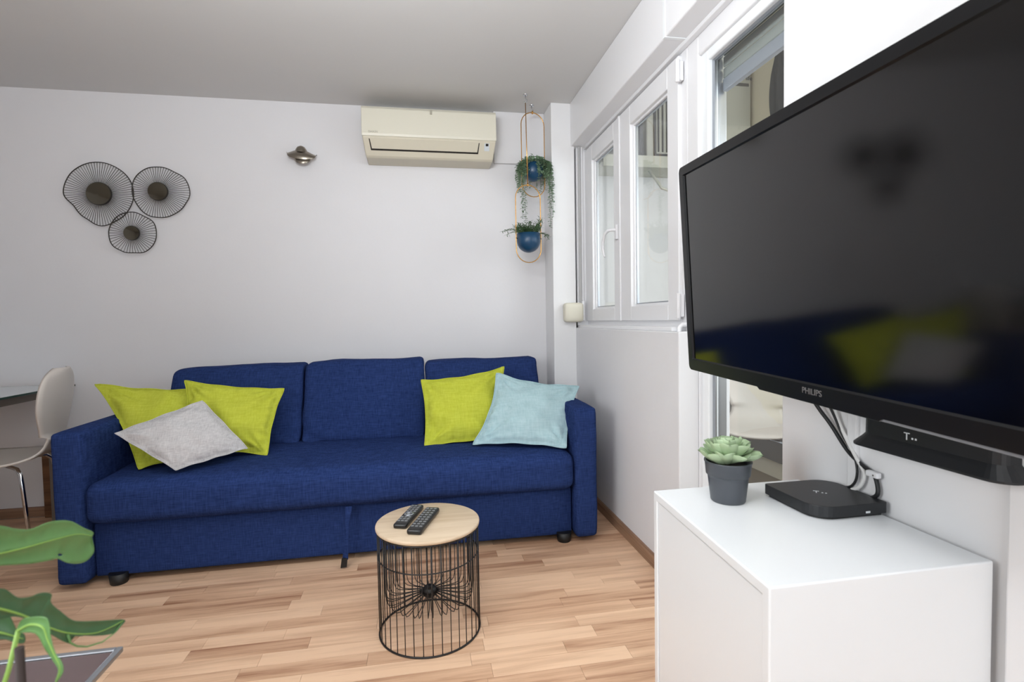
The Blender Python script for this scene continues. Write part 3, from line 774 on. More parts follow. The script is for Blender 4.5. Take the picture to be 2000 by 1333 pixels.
# ---------------------------------------------------------------- wire side table
TX, TY, TR_ = .012, 1.785, .175
tb = thing('side_table', 'round side table with pale wood top on a black wire basket base', 'table', (TX, TY, 0))
bm = bmesh.new(); lathe(bm, [(.001, .361), (.172, .361), (.1755, .364), (.1765, .369), (.1755, .3735), (.172, .375), (.001, .375)], 64)
bmesh.ops.recalc_face_normals(bm, faces=bm.faces)
newobj('tabletop', bm, m_birch, tb)
def ringo(r, z, rad, name='ring'):
    bm = bmesh.new(); tube(bm, [(r*math.cos(2*PI*k/64), r*math.sin(2*PI*k/64), z) for k in range(64)], rad, 8, closed=True)
    return newobj(name, bm, m_wire, tb)
ringo(TR_-.004, .0032, .0032, 'base_ring'); ringo(TR_-.006, .357, .003, 'top_ring'); ringo(TR_-.007, .268, .0022, 'middle_ring')
bm = bmesh.new(); tube(bm, [(TR_-.004, 0, .003), (TR_-.004, 0, .36)], .0016, 6); wm = bpy.data.meshes.new('wire'); bm.to_mesh(wm); bm.free(); wm.materials.append(m_wire)
NO = 36
for k in range(NO):
    o = bpy.data.objects.new('wire', wm); C.objects.link(o); o.parent = tb; o.rotation_euler = (0, 0, 2*PI*k/NO+.03)
# inner basket: narrow loops that run down, round and in to the hub
bm = bmesh.new(); pts = []
for sgn in (-1, 1):
    seg = [(.150, .36), (.150, .16), (.148, .128), (.140, .112), (.125, .108), (.09, .114), (.05, .124), (.022, .130)]
    tube(bm, [(r*math.cos(sgn*.05), sgn*max(.002, r*math.sin(.055)*(1 if r > .1 else .6)), z) for r, z in seg], .0014, 6)
lm = bpy.data.meshes.new('basket_loop'); bm.to_mesh(lm); bm.free(); lm.materials.append(m_wire)
NI = 20
for k in range(NI):
    o = bpy.data.objects.new('basket_loop', lm); C.objects.link(o); o.parent = tb; o.rotation_euler = (0, 0, 2*PI*k/NI)
bm = bmesh.new(); lathe(bm, [(.001, .11), (.016, .11), (.024, .118), (.024, .138), (.016, .146), (.001, .146)], 24); newobj('hub', bm, m_wire, tb)

# remotes
def remote(label, a, b_, wd, th, ringbtn, z=.3755, rx=0):
    a, b_ = Vector(a), Vector(b_); d = (b_-a); L = d.length; ang = math.atan2(d.y, d.x)
    r = thing('remote_control', label, 'remote', ((a.x+b_.x)/2, (a.y+b_.y)/2, z), ang)
    bm = bmesh.new(); soft(bm, -L/2, L/2, -wd/2, wd/2, 0, th, .007, n=8)
    newobj('body', bm, m_blackpl, r)
    bm = bmesh.new(); n = 9
    bb = bmesh.new(); box(bb, -.004, .004, -.0045, .0045, -.001, .0012); bme = bpy.data.meshes.new('button'); bb.to_mesh(bb and bme); bb.free(); bme.materials.append(m_btn)
    for i in range(n):
        x = -L/2+.03+i*(L-.05)/(n-1)
        if ringbtn and abs(x-(-.002)) < .022: continue
        for j in (-1, 0, 1):
            o = bpy.data.objects.new('button', bme); C.objects.link(o); o.parent = r; o.location = (x, j*wd*.28, th)
    if ringbtn:
        bm2 = bmesh.new(); lathe(bm2, [(.009, 0), (.009, .0018), (.017, .0018), (.017, 0)], 28, (-.002, 0, th)); newobj('dial_ring', bm2, m_alu, r)
        bm2 = bmesh.new(); lathe(bm2, [(.0065, 0), (.006, .0022), (.001, .0024)], 20, (-.002, 0, th)); newobj('dial_button', bm2, m_btn, r)
    bm.free(); return r
remote('black remote with silver ring dial on the round wooden tabletop', (-.082, 1.728), (-.022, 1.908), .046, .017, True)
remote('black remote without ring dial, right-hand one on the round tabletop', (-.035, 1.668), (.032, 1.865), .050, .018, False)

# ---------------------------------------------------------------- cabinet
CZ = .64; rot = 0
cabA, cabB, cabC, cabD = Vector((.549, 1.166, 0)), Vector((.521, .704, 0)), Vector((.942, .704, 0)), Vector((.944, 1.156, 0))
cb = thing('cabinet', 'white cabinet with inset door standing against the right wall', 'cabinet', (.74, .93, 0))
OC = Vector((.74, .93, 0))
def quadprism(pts, z0, z1):
    bm = bmesh.new(); prism(bm, [(p[0]-OC.x, p[1]-OC.y) for p in pts], lambda a, b, d: (a, b, d), z0, z1); return bm
dv = (cabA-cabB).normalized(); nv_ = Vector((dv.y, -dv.x, 0))          # into the cabinet
T_ = .020
# one carcass: top and two sides without a visible seam, plus bottom
bm = bmesh.new()
A_, B_, C_, D_ = [Vector((p.x-OC.x, p.y-OC.y, 0)) for p in (cabA, cabB, cabC, cabD)]
def at_(t, f):          # f 0 = front edge, 1 = wall edge; t distance from near end
    a = B_+(A_-B_).normalized()*t; b2_ = C_+(D_-C_).normalized()*t
    return a.lerp(b2_, f)
LN = (A_-B_).length
prof_ = [(0, .03), (0, CZ), (LN, CZ), (LN, .03), (LN-T_, .03), (LN-T_, CZ-T_), (T_, CZ-T_), (T_, .03)]
fr0 = []; fr1 = []
for t, z in prof_:
    p = at_(t, 0); q_ = at_(t, 1); fr0.append(bm.verts.new((p.x, p.y, z))); fr1.append(bm.verts.new((q_.x, q_.y, z)))
n8 = len(prof_)
for k in range(n8): bm.faces.new((fr0[k], fr0[(k+1) % n8], fr1[(k+1) % n8], fr1[k]))
for fr_ in (fr0, fr1):
    for idx in ((0, 1, 6, 7), (1, 2, 5, 6), (2, 3, 4, 5)): bm.faces.new([fr_[i_] for i_ in idx])
bmesh.ops.recalc_face_normals(bm, faces=bm.faces)
newobj('carcass', bm, m_lacq, cb, bev=.003, segs=3)
newobj('bottom_panel', quadprism([cabA-dv*T_, cabB+dv*T_, cabC+Vector((0, T_, 0)), cabD-Vector((0, T_, 0))], .03, .05), m_lacq, cb)
newobj('back_panel', quadprism([cabC-Vector((.006, -.02, 0)), cabC-Vector((0, -.02, 0)), cabD-Vector((0, .02, 0)), cabD-Vector((.006, .02, 0))], .05, CZ-T_), m_lacq, cb)
dA, dB = cabA-dv*(T_+.002)+nv_*.003, cabB+dv*(T_+.002)+nv_*.003
newobj('door', quadprism([dA, dB, dB+nv_*.018, dA+nv_*.018], .052, CZ-T_-.0025), m_lacq, cb, bev=.0012)
newobj('plinth', quadprism([cabA+nv_*.03, cabB+nv_*.03, cabC, cabD], 0, .03), m_lacq, cb)

# ---------------------------------------------------------------- media box on the cabinet
mb = thing('media_box', 'flat black media box with small white logo on the cabinet top', 'media box', (.866, .995, CZ))
def mbox(h0, h1, ins):
    a = .083-ins; poly = []
    R_ = .045-ins*.5
    # rounded at the two corners facing near-left and far-right, crisp at the others
    for cx_, cy__, a0, r in ((-a, -a, PI, R_), (a, -a, 1.5*PI, .006), (a, a, 0, R_), (-a, a, .5*PI, .006)):
        ox, oy = cx_-math.copysign(r, cx_), cy__-math.copysign(r, cy__)
        for k in range(9): an = a0+PI/2*k/8; poly.append((ox+r*math.cos(an), oy+r*math.sin(an)))
    bm = bmesh.new(); prism(bm, poly, lambda p, q, d: (p, q, d), h0, h1); return bm
newobj('case', mbox(.005, .028, 0), m_router, mb, bev=.0015)
newobj('foot_plate', mbox(.0, .005, .006), m_footbl, mb)
def tlogo(par, mtx, s):
    o = text_obj('logo', 'T', s, m_text, mtx, par)
    for k in (1, 2):
        bm = bmesh.new(); e = s*.085; q = bmesh.new(); box(bm, -e, e, -e, e, 0, .0006); q.free()
        d = newobj('logo_dot', bm, m_text, par); d.matrix_basis = mtx @ Matrix.Translation((s*(.25+.34*k), -s*.08, 0))
tlogo(mb, frame_mtx((-.012, .004, .0282), (.8, -.6, 0), (.6, .8, 0), (0, 0, 1)), .020)
newobj('status_light', boxes((.030, .040, -.0838, -.0825, .009, .013)), m_text, mb)
bm = bmesh.new()
for y_ in (.0, .022, .045): box(bm, .078, .092, y_-.006, y_+.006, .008, .020)
newobj('plug', bm, m_cable, mb, bev=.002)

# cables
def cable(name, pts, r, m, label, cat='cable'):
    P = [Vector(p) for p in pts]; out = []
    for i in range(len(P)-1):
        p0, p1, p2, p3 = P[max(i-1, 0)], P[i], P[i+1], P[min(i+2, len(P)-1)]
        for k in range(6):
            t = k/6; out.append(.5*((2*p1)+(-p0+p2)*t+(2*p0-5*p1+4*p2-p3)*t*t+(-p0+3*p1-3*p2+p3)*t**3))
    out.append(P[-1]); bm = bmesh.new(); tube(bm, out, r, 8)
    return tag(newobj(name, bm, m), label, cat)
cable('power_cable', [(.90, 1.12, .93), (.93, 1.095, .85), (.945, 1.06, .80), (.95, 1.02, .752), (.951, .985, .73), (.952, .953, .716), (.95, .94, .70), (.948, .937, .675), (.945, .96, .658)], .0045, m_cable, 'thick black cable running from the television through the white wall clip')
cable('signal_cable', [(.90, 1.07, .93), (.935, 1.05, .84), (.947, 1.03, .785), (.949, 1.0, .745), (.949, .99, .715), (.948, .992, .69), (.947, 1.005, .672), (.95, 1.03, .662)], .0028, m_cable, 'thin black cable curving down behind the media box')
cable('white_cable', [(.93, 1.08, .93), (.947, 1.045, .82), (.949, 1.015, .77), (.95, .99, .735), (.95, .972, .71), (.948, .98, .68), (.945, 1.0, .666)], .0042, m_wcable, 'white cable hanging down behind the media box')
ccl = thing('cable_clip', 'small white cable clip screwed to the wall above the media box', 'clip', (.951, .945, .716))
newobj('clip_body', boxes((-.012, 0, -.016, .014, -.005, .008)), m_pvc, ccl, bev=.003)
bm = bmesh.new(); lathe(bm, [(.001, 0), (.002, .001), (.0001, .0015)], 10)
for v in bm.verts: v.co = Vector((-.0125-v.co.z, v.co.x-.007, v.co.y+.001))
newobj('nail', bm, m_steel, ccl)

# ---------------------------------------------------------------- wall router
rt = thing('router', 'black router with flared base and white logo mounted on the wall under the television', 'router', (.945, .80, .79))
bm = bmesh.new(); n = 24
def rr_loop(y0, y1, x0, x1, r, z):
    pts = []
    for cx_, cy__, a0 in ((x0+r, y0+r, PI), (x1-.004, y0+.004, 1.5*PI), (x1-.004, y1-.004, 0), (x0+r, y1-r, .5*PI)):
        rr = r if cx_ == x0+r else .004
        for k in range(7): an = a0+PI/2*k/6; pts.append((cx_+rr*math.cos(an), cy__+rr*math.sin(an), z))
    return [bm.verts.new(p) for p in pts]
lv = [rr_loop(-.134, .136, -.040, .0, .022, .085), rr_loop(-.134, .136, -.041, .0, .022, .024), rr_loop(-.139, .140, -.046, .0, .025, .018), rr_loop(-.154, .154, -.060, .0, .034, .003), rr_loop(-.154, .154, -.060, 0, .034, -.001)]
for A, B in zip(lv, lv[1:]):
    for k in range(len(A)): bm.faces.new((A[k], A[(k+1) % len(A)], B[(k+1) % len(A)], B[k]))
bm.faces.new(lv[0]); bm.faces.new(lv[-1]); bmesh.ops.recalc_face_normals(bm, faces=bm.faces)
newobj('case', bm, m_router, rt)
tlogo(rt, frame_mtx((-.0418, .030, .036), (0, -1, 0), (0, 0, 1), (-1, 0, 0)), .020)
newobj('wall_mount', boxes((0, .017, -.1, .1, .02, .07)), m_router, rt)

# ---------------------------------------------------------------- television
u = Vector((-.04700, -.99846, -.02954)).normalized(); v_ = Vector((-.06878, -.02626, .99729)); v_ = (v_-u*v_.dot(u)).normalized(); w_ = u.cross(v_).normalized()
if w_.x > 0: w_ = -w_
TLc = Vector((.70516, 1.29800, 1.43538)); SH, SWD = .49, .8711
tvc = TLc+u*SWD/2-v_*SH/2
tv = thing('television', 'large black flat-screen television on a wall arm at the right', 'television', (0, 0, 0))
tv.matrix_world = frame_mtx(tvc, u, v_, u.cross(v_))
zs = 1 if u.cross(v_).dot(w_) > 0 else -1     # local z towards the viewer
hw, hh = SWD/2, SH/2; bs, bt, bb_ = .022, .022, .030
def tvbox(bm, x0, x1, y0, y1, z0, z1): box(bm, x0, x1, y0, y1, min(z0*zs, z1*zs), max(z0*zs, z1*zs))
bm = bmesh.new()
def rrect(x0, x1, y0, y1, r, n=6):
    P = []
    for cx_, cy__, a0 in ((x1-r, y1-r, 0), (x0+r, y1-r, PI/2), (x0+r, y0+r, PI), (x1-r, y0+r, 1.5*PI)):
        for k in range(n+1): a = a0+PI/2*k/n; P.append((cx_+r*math.cos(a), cy__+r*math.sin(a)))
    return P
# one continuous bezel ring with rounded corners, bevelled inward to the glass
outer = rrect(-hw-bs, hw+bs, -hh-bb_, hh+bt, .014); inner = rrect(-hw, hw, -hh, hh, .001)
loops = []
for P, z, sc_ in ((outer, -.035, -.006), (outer, -.004, 0), (outer, .004, -.003), (inner, .004, .0035), (inner, -.002, 0)):
    L_ = []
    for x, y in P:
        L_.append(bm.verts.new((x+math.copysign(sc_, x), y+math.copysign(sc_, y), z*zs)))
    loops.append(L_)
for A, B in zip(loops, loops[1:]):
    for k in range(len(A)): bm.faces.new((A[k], A[(k+1) % len(A)], B[(k+1) % len(A)], B[k]))
bmesh.ops.recalc_face_normals(bm, faces=bm.faces)
bz = newobj('bezel', bm, m_gloss, tv)
bm = bmesh.new(); tvbox(bm, -hw-.001, hw+.001, -hh-.001, hh+.001, -.006, -.001); newobj('screen', bm, m_screen, tv)
bm = bmesh.new(); prism(bm, rrect(-hw-.012, hw+.012, -hh-.026, hh+.012, .012), lambda a, b, d: (a, b, d), -.055*zs, -.03*zs); 
prism(bm, rrect(-hw*.8, hw*.8, -hh*.8, hh*.6, .02), lambda a, b, d: (a, b, d), -.095*zs, -.055*zs); newobj('back_shell', bm, m_blackpl, tv, bev=.004)
# lower lip: dark grey plinth strip left, silver strip right with the notch
bm = bmesh.new(); prism(bm, [(-hw+.00, -hh-bb_+.001), (-hw+.283, -hh-bb_+.001), (-hw+.298, -hh-bb_-.009), (-hw+.612, -hh-bb_-.009), (-hw+.63, -hh-bb_+.003), (hw, -hh-bb_+.003), (hw, -hh-bb_+.006), (-hw, -hh-bb_+.006)], lambda a, b, d: (a, b, d), -.03*zs, .003*zs)
newobj('lip', bm, m_gloss, tv, bev=.001)
bm = bmesh.new(); tvbox(bm, -hw+.45, hw, -hh-bb_-.009, -hh-bb_+.001, -.03, .0); newobj('silver_strip', bm, m_silver, tv, bev=.002)
bm = bmesh.new(); tvbox(bm, -hw+.005, -hw+.29, -hh-bb_-.005, -hh-bb_+.001, -.045, -.01); newobj('lower_edge', bm, m_steel, tv, bev=.002)
text_obj('logo', 'PHILIPS', .0165, m_textg, frame_mtx((-hw+.464, -hh-.0165, .0042*zs), (1, 0, 0), (0, 1, 0), (0, 0, zs)), bz)
bm = bmesh.new(); tvbox(bm, -.05, .05, -.12, .05, -.125, -.095); newobj('mount_plate', bm, m_blackpl, tv)
arm = newobj('wall_arm', boxes((0, .012, -.06, .06, -.1, .1), (-.10, 0, -.02, .02, -.03, .03)), m_blackpl, tv)
arm.matrix_world = Matrix.Translation((.95, tvc.y, tvc.z)); arm.matrix_parent_inverse = tv.matrix_world.inverted()

# ---------------------------------------------------------------- succulent
PX, PY = .683, 1.066
su = thing('potted_succulent', 'pale green artificial succulent in a dark grey pot on the cabinet', 'plant', (PX, PY, CZ))
bm = bmesh.new(); lathe(bm, [(.001, 0), (.035, 0), (.0375, .003), (.0435, .055), (.044, .060), (.0475, .062), (.0500, .088), (.0515, .090), (.0515, .093), (.0485, .093), (.0465, .078)], 48)
bmesh.ops.recalc_face_normals(bm, faces=bm.faces); pt = newobj('pot', bm, m_potgrey, su)
for p in pt.data.polygons: p.use_smooth = abs(p.normal.z) < .8
bm = bmesh.new(); lathe(bm, [(.001, .086), (.03, .085), (.0478, .080)], 24); newobj('soil', bm, m_soil, su)
def sleaf(L, W, elev, az, base_r, z0, cup=.25, seed=0):
    bm = bmesh.new(); nu, nv = 12, 8; g = [[], []]
    for s in (0, 1):
        for i in range(nu+1):
            t = i/nu; wd = W*(.34+.66*math.sin(min(1, t*1.25)*PI*.5))*(1 if t < .55 else math.sqrt(max(0, 1-((t-.55)/.45)**2.2)))
            row = []
            for j in range(nv+1):
                q = j/nv*2-1; x = base_r+L*t; y = q*wd/2
                z = cup*wd*q*q*1.1+L*.30*t*t+.003*math.sin(seed+t*4)
                th = .0042*(1-q*q)**.5*(1-t**6)
                if t > .93 and abs(q) < .3: x += .002
                row.append(Vector((x, y, z+(0 if s == 0 else -th-.0006))))
            g[s].append(row)
    ce, se = math.cos(elev), math.sin(elev); ca, sa = math.cos(az), math.sin(az)
    def tr(p):
        x, z = (p.x*ce-p.z*se), (p.x*se+p.z*ce); return (x*ca-p.y*sa, x*sa+p.y*ca, z+z0)
    G = [[[bm.verts.new(tr(p)) for p in row] for row in gg] for gg in g]
    for s in (0, 1):
        for i in range(nu):
            for j in range(nv): bm.faces.new((G[s][i][j], G[s][i+1][j], G[s][i+1][j+1], G[s][i][j+1]))
    for i in range(nu):
        for j in (0, nv): bm.faces.new((G[0][i][j], G[1][i][j], G[1][i+1][j], G[0][i+1][j]))
    for j in range(nv):
        for i in (0, nu): bm.faces.new((G[0][i][j], G[0][i][j+1], G[1][i][j+1], G[1][i][j]))
    bmesh.ops.remove_doubles(bm, verts=bm.verts, dist=.0001)
    bmesh.ops.recalc_face_normals(bm, faces=bm.faces)
    return newobj('leaf', bm, m_succ, su, smooth=True)
rr2 = random.Random(12)
for n_, L_, W_, el, z0, ph in ((8, .062, .046, .10, .090, .2), (7, .055, .043, .36, .098, .65), (6, .044, .038, .66, .104, .1), (5, .032, .028, .98, .110, .7), (3, .018, .018, 1.2, .116, .3)):
    for k in range(n_):
        sleaf(L_*rr2.uniform(.92, 1.08), W_*rr2.uniform(.92, 1.08), el+rr2.uniform(-.07, .07), ph+2*PI*k/n_+rr2.uniform(-.12, .12), .006, z0, seed=k)

# ---------------------------------------------------------------- shell chairs
def shell_chair(label, loc, rz, group):
    """local frame: chair faces -x, back at +x"""
    t = thing('dining_chair', label, 'chair', loc, rz, group)
    prof = [(.215, .868, .07), (.212, .845, .145), (.204, .80, .185), (.196, .74, .200), (.188, .68, .196), (.182, .62, .170), (.178, .57, .140), (.170, .52, .132), (.155, .485, .145), (.125, .462, .172), (.07, .448, .195), (.0, .443, .21), (-.08, .446, .215), (-.15, .452, .20), (-.19, .45, .165), (-.205, .44, .10)]
    nv = 14; G = [[], []]
    P2 = []
    for i in range(len(prof)-1):
        a, b = prof[i], prof[i+1]
        for k in range(3): f = k/3; P2.append(tuple(a[j]*(1-f)+b[j]*f for j in range(3)))
    P2.append(prof[-1])
    # smooth
    for _ in range(3):
        P2 = [P2[0]]+[tuple((P2[i-1][j]+2*P2[i][j]+P2[i+1][j])/4 for j in range(3)) for i in range(1, len(P2)-1)]+[P2[-1]]
    bm = bmesh.new()
    for s in (0, 1):
        for i, (x, z, hw_) in enumerate(P2):
            d = Vector((P2[min(i+1, len(P2)-1)][0]-P2[max(i-1, 0)][0], 0, P2[min(i+1, len(P2)-1)][1]-P2[max(i-1, 0)][1])).normalized()
            n_ = Vector((-d.z, 0, d.x)); 
            if n_.x > 0 and z > .5: n_ = -n_
            row = []
            for j in range(nv+1):
                q = j/nv*2-1; cup = .03*q*q*(1 if z > .55 else .5)
                off = .0 if s == 0 else -.011
                p = Vector((x, q*hw_, z))+Vector((-cup, 0, 0) if z > .55 else (0, 0, cup*.6))
                p += (Vector((.011, 0, 0))*(-off/.011) if z > .52 else Vector((.004, 0, -.010))*(-off/.011))
                row.append(bm.verts.new(p))
            G[s].append(row)
    for s in (0, 1):
        for i in range(len(P2)-1):
            for j in range(nv):
                q = (G[s][i][j], G[s][i+1][j], G[s][i+1][j+1], G[s][i][j+1]); bm.faces.new(q)
    for i in range(len(P2)-1):
        for j in (0, nv): bm.faces.new((G[0][i][j], G[1][i][j], G[1][i+1][j], G[0][i+1][j]))
    for j in range(nv):
        for i in (0, len(P2)-1): bm.faces.new((G[0][i][j], G[0][i][j+1], G[1][i][j+1], G[1][i][j]))
    bmesh.ops.recalc_face_normals(bm, faces=bm.faces)
    newobj('shell', bm, m_chair, t, smooth=True)
    for sx_ in (-1, 1):
        for sy_ in (-1, 1):
            bm = bmesh.new(); tube(bm, [(-.08+sx_*.02, sy_*.02, .425), (-.08+sx_*.10, sy_*.10, .424), (-.08+sx_*.145, sy_*.145, .418), (-.08+sx_*.163, sy_*.163, .395), (-.08+sx_*.170, sy_*.170, .35), (-.08+sx_*.205, sy_*.205, .012)], .0085, 10)
            lg = newobj('leg', bm, m_chrome, t)
            bm = bmesh.new(); lathe(bm, [(.010, 0), (.012, .004), (.011, .022)], 12, (-.08+sx_*.206, sy_*.206, 0), cap0=True, cap1=True); newobj('foot_cap', bm, m_footbl, lg)
    bm = bmesh.new(); lathe(bm, [(.06, .415), (.06, .432)], 20, (-.08, 0, 0), cap0=True, cap1=True); newobj('hub', bm, m_chrome, t)
    return t
shell_chair('white moulded shell chair with chrome legs at the glass table', (-1.915, 2.83, 0), .21, 'moulded shell chairs')
shell_chair('white moulded shell chair with chrome legs out on the balcony', (1.84, 2.60, -.02), .95, 'moulded shell chairs')

# ---------------------------------------------------------------- glass dining table at the left
gt = thing('dining_table', 'glass-topped dining table with grey steel frame at the left edge', 'table', (-2.45, 2.75, 0))
bm = bmesh.new(); x0, x1, y0, y1, z0, z1 = -.72, .545, -.55, .53, .732, .742
bm = boxes((x0+.004, x1-.004, y0+.004, y1-.004, z0, z1)); newobj('glass_top', bm, m_tglass, gt)
bm = boxes((x1-.004, x1, y0, y1, z0, z1), (x0, x0+.004, y0, y1, z0, z1), (x0, x1, y0, y0+.004, z0, z1), (x0, x1, y1-.004, y1, z0, z1)); newobj('glass_edge', bm, m_gedge, gt)
bm = boxes((x1-.09, x1-.05, y0+.04, y1-.04, .690, .732), (x0+.05, x0+.09, y0+.04, y1-.04, .690, .732), (x0+.05, x1-.05, y0+.04, y0+.08, .690, .732), (x0+.05, x1-.05, y1-.08, y1-.04, .690, .732)); newobj('apron', bm, m_steel, gt)
for x, y in ((x1-.08, y0+.06), (x0+.08, y0+.06), (x0+.08, y1-.06), (x1-.08, y1-.06)):
    newobj('leg', boxes((x-.02, x+.02, y-.02, y+.02, 0, .69)), m_steel, gt)
wbd = newobj('wooden_board', boxes((-2.085, -1.62, 3.272, 3.299, .0, .40)), m_board, None, bev=.002); tag(wbd, 'dark brown wooden board standing against the wall behind the left sofa arm', 'board')

# ---------------------------------------------------------------- foreground: low table and monstera
ct = thing('low_table', 'low table with dark smoky top and aluminium edge in the lower left corner', 'table', (-.9, .6, 0))
OT = Vector((-.9, .6, 0))
newobj('tabletop', boxes((-.49, .366, -.38, .382, .488, .4995)), m_brown, ct)
for bxs in ((.366, .376, -.39, .394, .492, .502), (-.50, .366, .384, .394, .492, .502), (-.50, -.49, -.39, .380, .484, .502), (-.49, .364, -.39, -.38, .484, .502)):
    newobj('edge_trim', boxes(bxs), m_alu, ct, bev=.002)
for x, y in ((-.46, -.35), (.33, -.35), (-.46, .35), (.33, .35)):
    newobj('leg', boxes((x-.015, x+.015, y-.015, y+.015, 0, .488)), m_alu, ct)
L1 = [(-0.3861, 0.5, 0.8732), (-0.3876, 0.5175, 0.8812), (-0.3885, 0.535, 0.8824), (-0.3888, 0.5526, 0.8778), (-0.3886, 0.5701, 0.8679), (-0.3873, 0.5876, 0.8603), (-0.3847, 0.6051, 0.8595), (-0.382, 0.6197, 0.8563), (-0.3788, 0.6343, 0.8493), (-0.3753, 0.6489, 0.8358), (-0.3725, 0.6588, 0.8269), (-0.3731, 0.6577, 0.8215), (-0.3729, 0.66, 0.8086), (-0.3736, 0.6588, 0.802), (-0.3765, 0.6507, 0.7971), (-0.3795, 0.6401, 0.7994), (-0.3823, 0.6285, 0.8063), (-0.3843, 0.618, 0.8158), (-0.3856, 0.6109, 0.8176), (-0.389, 0.5876, 0.825), (-0.3908, 0.5526, 0.8397), (-0.3895, 0.5234, 0.8515), (-0.3864, 0.5, 0.8676)]
M1 = [(-0.3863, 0.5, 0.8701), (-0.3895, 0.5292, 0.8589), (-0.3902, 0.5526, 0.8513), (-0.3887, 0.5818, 0.8442), (-0.3846, 0.6109, 0.8387), (-0.378, 0.6401, 0.8327), (-0.373, 0.6577, 0.8227)]
L2 = [(-0.3541, 0.47, 0.8569), (-0.3516, 0.4957, 0.8433), (-0.3506, 0.5022, 0.8381), (-0.3492, 0.5108, 0.8271), (-0.3467, 0.5215, 0.822), (-0.3448, 0.5279, 0.8212), (-0.3428, 0.5344, 0.8185), (-0.3414, 0.5391, 0.8139), (-0.3419, 0.5386, 0.8065), (-0.3393, 0.5472, 0.7926), (-0.3364, 0.5558, 0.7799), (-0.3328, 0.5644, 0.7729), (-0.3246, 0.5816, 0.7625), (-0.3142, 0.6, 0.7516), (-0.3166, 0.5966, 0.7456), (-0.3201, 0.591, 0.7428), (-0.3275, 0.5773, 0.7495), (-0.3335, 0.5644, 0.7581), (-0.3382, 0.5532, 0.764), (-0.338, 0.5545, 0.7571), (-0.3406, 0.5472, 0.765), (-0.3433, 0.5386, 0.7765), (-0.3478, 0.5215, 0.7992), (-0.3505, 0.5086, 0.8116), (-0.3529, 0.4957, 0.8171), (-0.3552, 0.47, 0.8364)]
M2 = [(-0.3548, 0.47, 0.8446), (-0.3524, 0.4957, 0.8258), (-0.3486, 0.5172, 0.8065), (-0.3431, 0.5386, 0.7823), (-0.337, 0.5558, 0.7663), (-0.3273, 0.5773, 0.7531), (-0.3151, 0.5987, 0.7513)]
L3 = [(-0.3365, 0.49, 0.8075), (-0.3323, 0.4884, 0.818), (-0.3228, 0.4844, 0.8218), (-0.3084, 0.4781, 0.8236), (-0.3041, 0.4761, 0.8183), (-0.3031, 0.4754, 0.8078), (-0.2997, 0.4736, 0.7956), (-0.2939, 0.4709, 0.7893), (-0.2923, 0.47, 0.7811), (-0.2988, 0.4727, 0.7711), (-0.3027, 0.4743, 0.7632), (-0.2998, 0.4731, 0.7722), (-0.2968, 0.472, 0.7812), (-0.3001, 0.4736, 0.7866), (-0.3087, 0.4776, 0.7964), (-0.3183, 0.4821, 0.8086)]
M3 = [(-0.3359, 0.4898, 0.8088), (-0.3231, 0.4844, 0.8157), (-0.3104, 0.4788, 0.8153), (-0.3058, 0.4765, 0.8053), (-0.2998, 0.4736, 0.7935), (-0.2947, 0.4711, 0.7837), (-0.2999, 0.4731, 0.7701)]
L4 = [(-0.3846, 0.52, 0.8252), (-0.3729, 0.5245, 0.8131), (-0.367, 0.5268, 0.8032), (-0.3632, 0.5284, 0.7891), (-0.3589, 0.53, 0.7838), (-0.3592, 0.53, 0.7762), (-0.365, 0.528, 0.7782), (-0.3712, 0.5257, 0.7833), (-0.3864, 0.52, 0.791)]
M4 = [(-0.386, 0.52, 0.7979), (-0.374, 0.5245, 0.7913), (-0.3678, 0.5268, 0.7868), (-0.3597, 0.5298, 0.7802)]
mo = thing('monstera', 'monstera plant with split green leaves in the lower left foreground', 'plant', (-.315, .45, 0))
OM = Vector((-.315, .45, 0))
bm = bmesh.new(); lathe(bm, [(.001, 0), (.09, 0), (.095, .01), (.125, .26), (.128, .27), (.118, .27), (.112, .22)], 40); bmesh.ops.recalc_face_normals(bm, faces=bm.faces)
pt = newobj('pot', bm, m_potgrey, mo, smooth=True)
bm = bmesh.new(); lathe(bm, [(.001, .225), (.113, .222)], 24); newobj('soil', bm, m_soil, mo)
bm = bmesh.new(); tube(bm, [(-.006, .02, .22), (-.0075, .02, .60), (-.0075, .02, .805)], .0032, 8); newobj('stake', bm, m_stake, mo)
